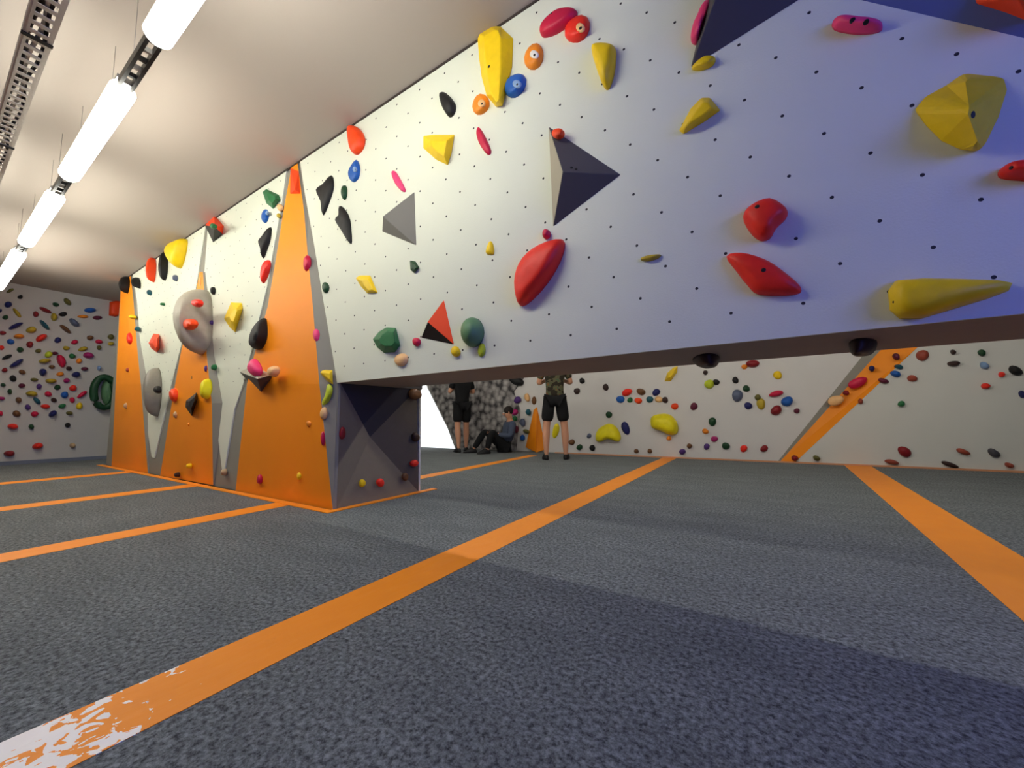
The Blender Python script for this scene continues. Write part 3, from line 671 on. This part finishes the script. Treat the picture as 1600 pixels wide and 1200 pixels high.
hold(M, [(250,392), (259,380), (278,373), (293,371), (290,393), (281,416), (272,419), (257,407)], 'yellow', .13, 'large yellow hold near the ceiling on the left of the wall')
hold(M, ell(237, 420, 15, 40, -4), 'orange red', .10, 'orange-red oval hold left of the large yellow hold near the ceiling')
hold(M, ell(254, 415, 17, 50, -4), 'black', .08, 'tall black oval hold behind the large yellow hold near the ceiling')
hold(M, [(196,430), (202,434), (203,447), (197,459), (191,450), (188,440)], 'black', .12, 'left one of two black holds at the far top end of the wall')
hold(M, [(208,434), (214,432), (220,442), (219,451), (212,448), (206,441)], 'black', .10, 'right one of two black holds at the far top end of the wall')
for cx, cy, w, h, c, lb in [(233,457,9,10,'teal','tiny teal hold below the orange-red oval hold'), (274,434,8,12,'slate','tiny slate hold below the large yellow hold near the ceiling'), (255,475,6,6,'green','tiny green hold left of the grey dome'),
    (206,495,14,8,'yellow','small yellow hold at the top of the farthest orange facet'), (214,514,9,9,'teal','tiny teal hold beside the farthest orange facet'), (202,529,12,20,'red','red hold on the farthest orange facet'),
    (335,574,9,10,'green','tiny green hold right of the middle orange facet'), (325,576,7,12,'purple','tiny purple hold on the right edge of the middle orange facet'), (298,663,9,8,'orange','tiny orange hold below the black diamond hold'),
    (275,648,11,12,'tan','small tan hold on the left of the middle orange facet'), (305,590,7,16,'brown','tiny brown hold above the black diamond hold'), (296,728,9,9,'yellow','tiny yellow foothold at the bottom of the middle orange facet'),
    (277,742,9,9,'dark brown','tiny dark foothold at the bottom left of the middle orange facet'), (350,738,11,11,'tan','small tan foothold at the tip of the white wedge'), (201,578,7,8,'rust','tiny rust hold halfway up the farthest orange facet'),
    (198,634,6,10,'tan','tiny tan hold low on the farthest orange facet')]:
    hold(M, ell(cx, cy, w, h), c, .05, lb, base=.02 if 'facet' in lb else 0)
ridge(M, [(232,536), (240,521), (249,522), (250,545), (245,551), (236,544)], [(238,536), (241,530), (245,530), (245,541), (243,544), (240,540)], .09, 'orange red', 'orange-red chunky hold between the two far orange facets')
hold(M, [(238,574), (248,580), (253,600), (250,630), (239,651), (228,640), (222,615), (226,588)], 'grey', .16, 'grey oval volume low on the white wedge between the far orange facets', name='climbing_volume', cat='climbing volume')
hold(M, ell(248, 609, 10, 12, 0), 'black', .05, 'small black hold on the grey oval volume', base=.11, comp=False)
hold(M, [(262,612), (270,606), (280,612), (279,624), (270,628), (264,622)], 'orange red', .07, 'orange-red hold on the left side of the middle orange facet', base=.04)
ridge(M, [(308,612), (310,622), (300,651), (289,636), (290,626)], [(304,620), (304,626), (299,638), (295,633), (296,627)], .09, 'black', 'black diamond-shaped hold on the middle orange facet', base=.04)
hold(M, [(312,598), (322,591), (330,598), (331,616), (322,624), (310,620)], 'lemon yellow', .09, 'bright yellow hold on the right side of the middle orange facet', base=.04)
# --- the dark side of the tower
for cx, cy, w, h, c, d, lb in [(535,677,10,20,'dark red',.02,'dark red hold on the dark tower side, near its front edge'), (566,755,11,12,'yellow',.02,'small yellow foothold low on the dark tower side'),
    (594,754,13,13,'red',.025,'bright red foothold low on the dark tower side'), (633,745,11,12,'brown',.02,'small brown foothold near the back edge of the dark tower side'), (647,724,13,11,'red',.025,'red foothold at the back edge of the dark tower side'),
    (649,683,12,15,'dark brown',.03,'dark brown hold halfway up the back edge of the dark tower side'), (648,616,20,18,'brown',.04,'brown lump-shaped hold at the top corner of the dark tower side')]:
    hold(SIDE, ell(cx, cy, w, h), c, d, lb, comp=False)
pyramid(OVER, [(1518, -20), (1524, 6), (1570, 20), (1606, 34), (1650, 20), (1640, -30)], (1590, -6), .09, ['orange red']*6, 'orange-red volume on the dark overhang in the top right corner', colname='orange red')
# --- hanging under the bridge
hold(SOFF, [(1082,562), (1092,554), (1112,552), (1124,557), (1118,566), (1098,569)], 'dark brown', .05, 'dark brown hold hanging under the bridge, left of the larger one', comp=False)
hold(SOFF, [(1326,538), (1334,530), (1352,528), (1370,532), (1366,543), (1340,546)], 'dark brown', .055, 'larger dark brown hold hanging under the bridge above the orange slanted edge', comp=False)

# --- back wall
B_ = [(909,595,9,9,'black'),(946,605,10,10,'dark brown'),(901,611,10,10,'dark brown'),(979,613,18,10,'red'),(969,624,13,11,'blue'),(1001,612,16,9,'brown'),(984,625,9,8,'green'),(997,626,12,9,'orange red'),
 (1015,624,11,10,'teal'),(1025,613,13,10,'navy'),(1029,624,13,9,'peach'),(1039,625,10,9,'dark brown'),(1054,635,11,10,'orange red'),(1084,635,12,11,'maroon'),(951,648,10,10,'dark green'),(977,669,13,19,'navy'),
 (1102,582,8,7,'dark brown'),(1108,600,15,14,'lime'),(1119,597,10,9,'black'),(1149,594,10,10,'black'),(1166,607,11,10,'dark green'),(1152,618,16,19,'slate'),(1169,634,12,11,'navy'),(1184,621,10,9,'olive'),
 (1189,631,14,16,'mustard'),(1215,586,14,12,'yellow'),(1213,615,22,9,'crimson'),(1230,627,18,15,'blue'),(1213,641,17,14,'dark red'),(1113,659,13,12,'dark green'),(1102,674,10,8,'orange'),(1116,686,11,9,'magenta'),
 (1104,698,10,9,'purple'),(1134,697,12,11,'dark green'),(1162,701,12,10,'red'),(1194,701,12,10,'dark red'),(1066,706,10,9,'purple'),(1077,697,8,8,'brown'),(893,691,10,9,'brown'),(905,699,10,9,'dark green'),
 (925,700,10,9,'black'),(920,681,8,7,'slate'),(994,705,8,7,'brown'),(1015,705,8,7,'brown'),(1045,685,8,7,'orange'),(1245,642,9,8,'maroon'),(1176,568,22,11,'dark red'),(1163,573,9,8,'orange'),
 (808,625,12,10,'purple'),(823,621,9,12,'peach'),(834,626,8,12,'brown'),(804,644,11,9,'magenta'),(804,654,9,7,'green'),(825,644,9,9,'teal'),(816,660,10,11,'slate'),(816,684,8,9,'blue'),(822,674,11,6,'olive'),(806,671,9,10,'maroon'),
 (868,673,11,21,'lemon yellow'),(806,595,26,12,'black')]
for cx, cy, w, h, c in B_: hold(BACK, ell(cx, cy, w*1.05, h*1.1, random.uniform(-20, 20)), c, .05 if w < 15 else .08, base=.031 if cx < 830 else 0)
hold(BACK, [(931,684), (935,671), (950,662), (962,666), (970,680), (967,690), (950,686), (936,691)], 'lemon yellow', .16, 'bright yellow saddle-shaped hold low on the back wall', comp=False)
hold(BACK, [(1017,655), (1024,648), (1045,647), (1058,660), (1059,676), (1048,680), (1032,673), (1019,668)], 'lemon yellow', .18, 'bright yellow rounded hold on the back wall, higher and right of the saddle-shaped one', comp=False)
ridge(BACK, [(1038,596), (1042,583), (1052,574), (1059,572), (1058,582), (1048,596)], [(1043,590), (1046,585), (1051,580), (1054,578), (1053,583), (1048,589)], .09, 'yellow', 'small yellow wedge hold on the back wall right under the bridge')
P_ = [(1401,557,14,11,'maroon'),(1405,573,16,8,'teal'),(1400,584,18,11,'blue'),(1381,595,18,9,'maroon'),(1426,591,18,11,'rust'),(1345,627,9,9,'rust'),(1409,631,13,10,'green'),
 (1442,555,24,17,'rust'),(1490,550,11,9,'dark brown'),(1491,568,22,10,'dark brown'),(1535,551,16,11,'dark green'),(1539,571,17,12,'light blue'),(1566,585,14,9,'red'),(1588,579,28,14,'black'),(1598,616,15,11,'navy'),
 (1541,603,17,10,'red'),(1414,706,26,15,'dark red'),(1394,722,25,8,'rust'),(1485,726,30,8,'dark brown'),(1506,706,25,9,'rust'),(1554,708,23,13,'dark grey'),(1578,727,19,8,'rust'),(1242,716,11,10,'dark red'),(1276,716,12,9,'olive')]
for cx, cy, w, h, c in P_: hold(PROUD, ell(cx, cy, w, h, random.uniform(-25, 10)), c, .06)
for cx, cy, w, h, a, c, lb in [(1340,598,34,15,20,'crimson','long crimson hold on the orange slanted edge in the back'), (1306,626,25,17,15,'peach','pale peach hold halfway down the orange slanted edge in the back'), (1322,614,11,8,0,'dark red','small dark red hold between the crimson and peach holds on the orange slanted edge'), (1362,576,10,9,0,'navy','small navy hold high on the orange slanted edge')]:
    hold(PROUD, ell(cx, cy, w, h, a), c, .05, lb, base=-.03, comp=False)

# --- far left wall: the densely set board
L3_ = [(130,110,110,45,25,'olive'),(255,190,70,60,0,'black'),(105,285,110,80,0,'navy'),(215,390,150,55,-50,'mustard'),(10,360,40,50,0,'navy'),(70,445,80,70,0,'dark green'),(200,550,200,60,25,'navy'),
 (450,405,80,80,0,'dark red'),(570,355,170,55,-25,'dark red'),(680,440,90,110,0,'mustard'),(790,405,120,60,10,'black'),(560,540,170,60,-45,'teal'),(700,285,90,60,-20,'dark green'),(845,250,120,70,-40,'olive'),
 (1130,355,150,75,0,'blue'),(1040,435,150,45,0,'orange'),(1220,450,120,60,0,'maroon'),(930,510,150,80,-40,'slate'),(820,590,180,55,-35,'brown'),(395,600,140,90,0,'mustard'),(35,640,90,60,0,'dark red'),
 (240,680,140,65,5,'orange'),(135,750,100,75,0,'blue'),(520,700,160,85,30,'red'),(375,785,90,90,0,'dark red'),(725,730,95,75,0,'navy'),(20,825,80,60,0,'red'),(255,850,100,70,-10,'dark green'),(480,865,80,60,0,'olive'),
 (935,755,100,60,20,'crimson'),(1130,700,100,60,0,'brown'),(1240,750,100,60,0,'crimson'),(1390,690,90,70,0,'olive'),(1390,775,90,50,0,'mustard'),(830,830,90,60,0,'mustard'),(1040,840,130,60,10,'mustard'),(1240,825,70,60,0,'olive'),
 (610,910,110,80,10,'lime'),(560,990,170,60,5,'mustard'),(690,895,80,50,0,'maroon'),(770,990,110,180,20,'crimson'),(905,930,90,70,0,'green'),(990,990,80,70,0,'orange'),(1110,920,150,80,-10,'magenta'),(90,940,140,50,20,'black'),
 (210,1020,220,60,30,'navy'),(60,1105,80,60,0,'dark red'),(280,1130,100,60,-20,'brown'),(540,1130,110,90,0,'navy'),(865,1085,80,60,0,'dark brown'),(650,1065,90,50,0,'brown'),(1060,1090,100,50,0,'maroon'),(955,1160,120,75,0,'navy'),
 (755,1155,100,60,0,'orange'),(1240,1080,60,60,0,'light blue')]
L4_ = [(165,90,100,80,-40,'black'),(430,105,100,50,0,'olive'),(640,120,160,60,0,'mustard'),(835,115,90,60,0,'magenta'),(40,170,70,50,0,'dark green'),(275,180,100,60,0,'maroon'),(490,190,80,70,0,'purple'),(720,200,90,70,0,'dark green'),
 (915,210,100,80,0,'red'),(125,255,70,70,0,'dark green'),(400,280,160,70,0,'mustard'),(605,285,100,70,0,'crimson'),(810,295,110,80,15,'blue'),(1030,290,150,55,30,'crimson'),(20,340,90,50,0,'magenta'),(235,360,80,80,0,'brown'),
 (675,360,80,60,0,'dark brown'),(465,370,130,60,-35,'teal'),(905,360,80,70,0,'crimson'),(570,440,130,55,0,'red'),(780,435,100,60,15,'green'),(995,435,90,90,0,'yellow'),(350,450,80,75,0,'purple'),(665,530,120,75,20,'navy'),
 (435,535,100,70,10,'crimson'),(10,530,60,70,0,'crimson'),(210,530,110,80,0,'brown'),(870,525,100,50,0,'olive'),(165,690,150,65,0,'red'),(395,695,80,65,0,'dark green'),(848,675,75,65,0,'black'),(475,935,150,75,15,'red'),
 (120,1030,140,80,0,'dark red'),(910,930,80,70,0,'tan')]
for dy, lst in ((440, L3_), (580, L4_)):
    for X, Y, w, h, a, c in lst: hold(LEFT, ell(X/8, dy+Y/8, w/8*1.02, h/8*1.02, a), c, .07 if w*h < 9000 else .11)
hold(LEFT, [(171,472), (188,469), (189,492), (180,495), (170,493)], 'orange red', .12, 'square orange-red volume at the top corner of the far left wall', sm=False, sharp=.35, comp=False, name='climbing_volume', cat='climbing volume')
# big dark green hoop
uc, vc = LEFT.at(163, 612)
hp = empty('climbing_volume', LEFT.to3(uc, vc, 0)); tag(hp, 'large dark green hoop-shaped volume at the right end of the far left wall', 'climbing volume')
pts = []
for k in range(25):
    t = 2*PI*k/24; q = (163+17*math.cos(t), 613-24*math.sin(t)); u, v = LEFT.at(*q, .12); pts.append(LEFT.to3(u, v, .12))
tube('hoop', pts, .055, hm('dark green'), hp, 10)
v_, f_, _ = dome_data(LEFT, ell(169, 613, 24, 44, 0, 14, 0), .11, None, 0, .8)
mesh('core', v_, f_, hm('sage green'), hp, True)

# ------------------------------------------------------------------ labels for the small holds: look, then what they sit next to
def sz(h):
    m = max(h['w'], h['h'])
    return 'tiny' if m < 10 else 'small' if m < 15 else 'medium' if m < 21 else 'large'
def shp(h):
    r = h['w']/h['h']; return 'elongated ' if r > 1.75 else 'upright ' if r < .7 else ''
def where(h, k):
    dx, dy = k['x']-h['x'], k['y']-h['y']
    if abs(dx) > abs(dy): return 'left of' if dx > 0 else 'right of'
    return 'above' if dy > 0 else 'below'
def art(s): return ('an ' if s[0] in 'aeiou' else 'a ')+s
used = set(h['label'] for h in HOLDS if h['label'])
for h in HOLDS:
    if not h['auto']: continue
    peers = sorted([k for k in HOLDS if k is not h and k['pl'] == h['pl']], key=lambda k: (k['x']-h['x'])**2+(k['y']-h['y'])**2)
    first = '%s %s%s hold on the %s' % (sz(h), shp(h), h['c'], WALLN[h['pl']])
    done = None
    for i in range(0, 6):
        for j in range(i+1, 8):
            if peers[j]['c'] == peers[i]['c']: continue
            a, b = peers[i], peers[j]
            t = '%s, %s %s one and %s %s one' % (first, where(h, a), art(a['c']), where(h, b), art(b['c']))
            if len(t.split()) > 17: t = t.replace(' one and', ' and')
            if t not in used and len(t.split()) <= 16: done = t; break
        if done: break
        
    if not done: done = first+', beside '+art(peers[0]['c'])+' one'
    used.add(done); h['o']['label'] = done
    h['o']['group'] = {'left': 'small holds crowding the far left wall', 'back': 'holds scattered on the back wall', 'proud': 'holds on the angled back panel'}[h['pl']]

# ------------------------------------------------------------------ people
def skin_mesh(joints, edges, radii, rootidx=0, sub=2):
    me = bpy.data.meshes.new('tmp'); me.from_pydata([tuple(j) for j in joints], edges, []); me.update()
    bm = bmesh.new(); bm.from_mesh(me); bm.verts.layers.skin.verify(); bm.to_mesh(me); bm.free()
    o = bpy.data.objects.new('tmp', me); C.objects.link(o)
    o.modifiers.new('skin', 'SKIN').use_smooth_shade = True
    lay = me.skin_vertices[0].data
    for i, r in enumerate(radii):
        lay[i].radius = r if isinstance(r, tuple) else (r, r); lay[i].use_root = (i == rootidx)
    s = o.modifiers.new('sub', 'SUBSURF'); s.levels = sub; s.render_levels = sub
    dg = bpy.context.evaluated_depsgraph_get(); dg.update()
    out = bpy.data.meshes.new_from_object(o.evaluated_get(dg))
    bpy.data.objects.remove(o); out.materials.clear()
    for p in out.polygons: p.use_smooth = True
    return out
SKIN = mat('skin', (206, 150, 118), .6, .05, 30)
def chain(js, es, rs, start, pts):
    prev = start
    for p, r in pts: js.append(Vector(p)); rs.append(r); es.append((prev, len(js)-1)); prev = len(js)-1
    return prev
def person(loc, rot, label, J, shirt, shorts, hair, shoe, long_trousers=False, sleeves='short', pattern=None):
    """J: dict of joints in metres, local frame: x right of body, y forward, z up"""
    root_ = empty('person', loc); root_.rotation_euler = (0, 0, rot); tag(root_, label, 'person', None)
    V = {k: Vector(v) for k, v in J.items()}
    js, es, rs = [V['pelvis']], [], [(.13, .10)]
    t = chain(js, es, rs, 0, [(V['belly'], (.125, .095)), (V['chest'], (.145, .10)), (V['neck0'], (.07, .06)), (V['neck1'], (.052, .052)), (V['head0'], (.07, .075)), (V['head1'], (.078, .09)), (V['head2'], (.06, .07))])
    chest = 2
    for s in ('l', 'r'):
        chain(js, es, rs, chest, [(V['sho_'+s], .056), (V['elb_'+s], .042), (V['wri_'+s], .028), (V['palm_'+s], (.036, .02))])
        w, p = V['wri_'+s], V['palm_'+s]; palm_i = len(js)-1
        d = (p-w).normalized(); side = Vector((0, 1, 0)) if abs(d.z) > .6 else Vector((0, 0, 1)); side = (side-d*side.dot(d)).normalized()
        inn = d.cross(side).normalized()*(1 if s == 'l' else -1)
        for f_, ln in zip((-1.5, -.5, .5, 1.5), (.055, .075, .08, .07)):
            b0 = p+side*f_*.019+d*.03
            js.append(b0); rs.append(.0095); es.append((palm_i, len(js)-1)); bi = len(js)-1
            chain(js, es, rs, bi, [(b0+d*ln*.5+inn*.008, .0088), (b0+d*ln+inn*.026, .0075)])
        th = w+d*.03+side*.03
        js.append(th); rs.append(.011); es.append((palm_i-1, len(js)-1)); chain(js, es, rs, len(js)-1, [(th+d*.035+side*.018+inn*.012, .0095)])
        chain(js, es, rs, 0, [(V['hip_'+s], .085), (V['kne_'+s], .062), (V['cal_'+s], .066), (V['ank_'+s], .036), (V['heel_'+s], .018), (V['toe_'+s], .012)])
    body = link('body', skin_mesh(js, es, rs), SKIN, root_)
    # face
    hd = V['head1']; fwd = (V['face']-hd).normalized(); rt = fwd.cross(Vector((0, 0, 1))).normalized(); up = rt.cross(fwd)
    def blob(name, c, r, m, sc=(1, 1, 1), parent=body):
        bm = bmesh.new(); bmesh.ops.create_uvsphere(bm, u_segments=12, v_segments=8, radius=1)
        me = bpy.data.meshes.new(name); 
        for v in bm.verts: v.co = c+rt*v.co.x*r*sc[0]+fwd*v.co.y*r*sc[1]+up*v.co.z*r*sc[2]
        bm.to_mesh(me); bm.free()
        for p_ in me.polygons: p_.use_smooth = True
        return link(name, me, m, root_)
    for s in (-1, 1):
        blob('eye', hd+fwd*.088+rt*s*.031+up*.002, .011, mat('eye white', (225, 222, 218), .3))
        blob('ear', hd+rt*s*.08-up*.008, .022, SKIN, (.35, .7, 1.2))
    blob('nose', hd+fwd*.1-up*.022, .015, SKIN, (.8, 1.1, 1.3)); blob('mouth', hd+fwd*.088-up*.058, .022, mat('lips', (160, 80, 74), .5), (1, .4, .3))
    blob('hair', hd-fwd*.018+up*.035, .1, mat('hair '+hair, {'dark': (34, 26, 22), 'brown': (78, 52, 34)}[hair], .7, .3, 60, .4), (.92, 1.02, .95))
    # clothes
    js, es, rs = [V['pelvis']+Vector((0, 0, -.05 if not long_trousers else 0))], [], [(.168, .135)]
    chain(js, es, rs, 0, [(V['pelvis']+Vector((0,0,.05)), (.165, .13)), (V['belly'], (.15, .12)), (V['chest'], (.17, .125)), (V['chest']*.35+V['neck0']*.65, (.11, .085))])
    for s in ('l', 'r'):
        e = V['sho_'+s].lerp(V['elb_'+s], .75 if sleeves == 'short' else 1.0); pts_ = [(V['sho_'+s], .078), (e, .062)]
        if sleeves == 'long': pts_.append((V['wri_'+s], .042))
        chain(js, es, rs, 3, pts_)
    link('shirt', skin_mesh(js, es, rs), shirt, root_)
    js, es, rs = [V['pelvis']], [], [(.15, .12)]
    for s in ('l', 'r'):
        if long_trousers: chain(js, es, rs, 0, [(V['hip_'+s], .108), (V['kne_'+s], .076), (V['cal_'+s], .072), (V['ank_'+s], .055)])
        else: chain(js, es, rs, 0, [(V['hip_'+s], .112), (V['hip_'+s].lerp(V['kne_'+s], .5), .108), (V['hip_'+s].lerp(V['kne_'+s], .84), .108)])
    link('trousers' if long_trousers else 'shorts', skin_mesh(js, es, rs), shorts, root_)
    for s in ('l', 'r'):
        h_, t_ = V['heel_'+s], V['toe_'+s]; mid = (h_+t_)/2; dd = (t_-h_); dd.z = 0; L_ = dd.length/2+.062; dd.normalize(); sd = Vector((dd.y, -dd.x, 0))
        bm = bmesh.new(); bmesh.ops.create_uvsphere(bm, u_segments=16, v_segments=10, radius=1)
        for v in bm.verts:
            x_, y_, z_ = v.co; hgt = .105 if y_ < -.1 else .105 - .05*min(1, (y_+.1)/.7)
            v.co = Vector((mid.x, mid.y, 0))+sd*x_*(.054-.008*abs(y_))+dd*y_*L_+Vector((0, 0, .003+(max(z_, -.3)+.3)/1.3*hgt))
        me = bpy.data.meshes.new('shoe'); bm.to_mesh(me); bm.free()
        for p_ in me.polygons: p_.use_smooth = True
        link('shoe', me, shoe, root_)
    return root_
def stand(height=1.78, stance=.13, step=0.0, lift=None):
    k = height/1.78
    J = dict(pelvis=(0, 0, .98), belly=(0, .01, 1.12), chest=(0, 0, 1.34), neck0=(0, -.01, 1.49), neck1=(0, 0, 1.545), head0=(0, .025, 1.60), head1=(0, .02, 1.665), head2=(0, .01, 1.715), face=(0, .12, 1.66))
    for s, q in (('l', -1), ('r', 1)):
        J['sho_'+s] = (q*.175, 0, 1.43); J['elb_'+s] = (q*.26, .03, 1.19); J['wri_'+s] = (q*.12, .25, 1.27); J['palm_'+s] = (q*.07, .29, 1.30)
        J['hip_'+s] = (q*.09, 0, .93); J['kne_'+s] = (q*(stance*.95), .02+q*step*.4, .50); J['cal_'+s] = (q*stance, -.005+q*step*.7, .36); J['ank_'+s] = (q*stance, -.02+q*step, .09)
        J['heel_'+s] = (q*stance, -.04+q*step, .047); J['toe_'+s] = (q*(stance+.03), .12+q*step, .042)
    return {a: (b[0]*k, b[1]*k, b[2]*k) for a, b in J.items()}
BLK = mat('black cloth', (14, 14, 16), .9, .2, 60, .2); SHOE = mat('black climbing shoe', (20, 19, 20), .6)
def camo():
    m = mat('olive patterned cloth', (84, 84, 58), .9, .1, 40); nt = m.node_tree; n = nt.nodes; b = n['Principled BSDF']; L = nt.links.new
    tc = n.new('ShaderNodeTexCoord'); a = n.new('ShaderNodeTexNoise'); a.inputs['Scale'].default_value = 11; a.inputs['Detail'].default_value = 2
    r = n.new('ShaderNodeValToRGB'); r.color_ramp.interpolation = 'CONSTANT'; r.color_ramp.elements[0].color = rgb((40, 34, 24)); r.color_ramp.elements[1].position = .47; r.color_ramp.elements[1].color = rgb((92, 88, 62))
    e = r.color_ramp.elements.new(.56); e.color = rgb((70, 92, 66)); e = r.color_ramp.elements.new(.64); e.color = rgb((120, 84, 50))
    L(tc.outputs['Object'], a.inputs['Vector']); L(a.outputs['Fac'], r.inputs['Fac']); L(r.outputs['Color'], b.inputs['Base Color']); return m
pa = FLOOR.to3(*FLOOR.at(869, 718), 0); pb = FLOOR.to3(*FLOOR.at(722, 706), 0)
J = stand(1.86, .15, .03)
person((pa.x, pa.y, 0), math.radians(28), 'person standing with legs apart behind the bridge in black shorts and an olive patterned top', J, camo(), BLK, 'brown', SHOE)
J = stand(1.84, .11, .09)
person((pb.x, pb.y, 0), math.radians(60), 'person standing far back in a black top and black shorts with bare legs', J, BLK, BLK, 'dark', SHOE)
# seated person: knees drawn up, leaning back on one arm
ps = FLOOR.to3(*FLOOR.at(776, 707.5), 0)
J = dict(pelvis=(0, -.18, .178), belly=(0, -.22, .28), chest=(0, -.27, .49), neck0=(0, -.29, .63), neck1=(0, -.28, .68), head0=(0, -.25, .735), head1=(0, -.24, .80), head2=(0, -.25, .85), face=(0, -.14, .79))
for s, q in (('l', -1), ('r', 1)):
    J['sho_'+s] = (q*.17, -.28, .57)
    J['elb_'+s] = (q*.24, -.22, .33); J['wri_'+s] = (q*.16, .02, .37); J['palm_'+s] = (q*.13, .09, .38)
    J['hip_'+s] = (q*.09, -.13, .125); J['kne_'+s] = (q*.15, .16+q*.04, .43); J['cal_'+s] = (q*.155, .24+q*.06, .28); J['ank_'+s] = (q*.16, .33+q*.1, .085)
    J['heel_'+s] = (q*.16, .32+q*.1, .047); J['toe_'+s] = (q*.18, .48+q*.1, .042)
person((ps.x, ps.y-.0, 0), math.radians(140), 'person sitting on the floor with knees drawn up, in black trousers and a slate top', J, mat('slate cloth', (74, 84, 104), .9, .15, 40), BLK, 'dark', SHOE, True, 'long')

# ------------------------------------------------------------------ camera, world, view
cam = bpy.data.cameras.new('camera'); co = bpy.data.objects.new('camera', cam); C.objects.link(co)
cam.sensor_width = 36; cam.lens = F/1600*36; cam.clip_start = .01
R = Matrix(((AX.x, AX.y, -AX.z), (AY.x, AY.y, -AY.z), (AZ.x, AZ.y, -AZ.z)))
co.matrix_world = Matrix.Translation((0, 0, HC)) @ R.to_4x4()
bpy.context.scene.camera = co
w = bpy.data.worlds.new('world'); bpy.context.scene.world = w; w.use_nodes = True
w.node_tree.nodes['Background'].inputs[0].default_value = (.3, .4, .8, 1); w.node_tree.nodes['Background'].inputs[1].default_value = .3
sc = bpy.context.scene
sc.view_settings.view_transform = 'Standard'; sc.view_settings.look = 'None'; sc.view_settings.gamma = 1; sc.view_settings.use_curve_mapping = False
sc.view_settings.exposure = 0.32
sc.cycles.max_bounces = 8; sc.cycles.diffuse_bounces = 5
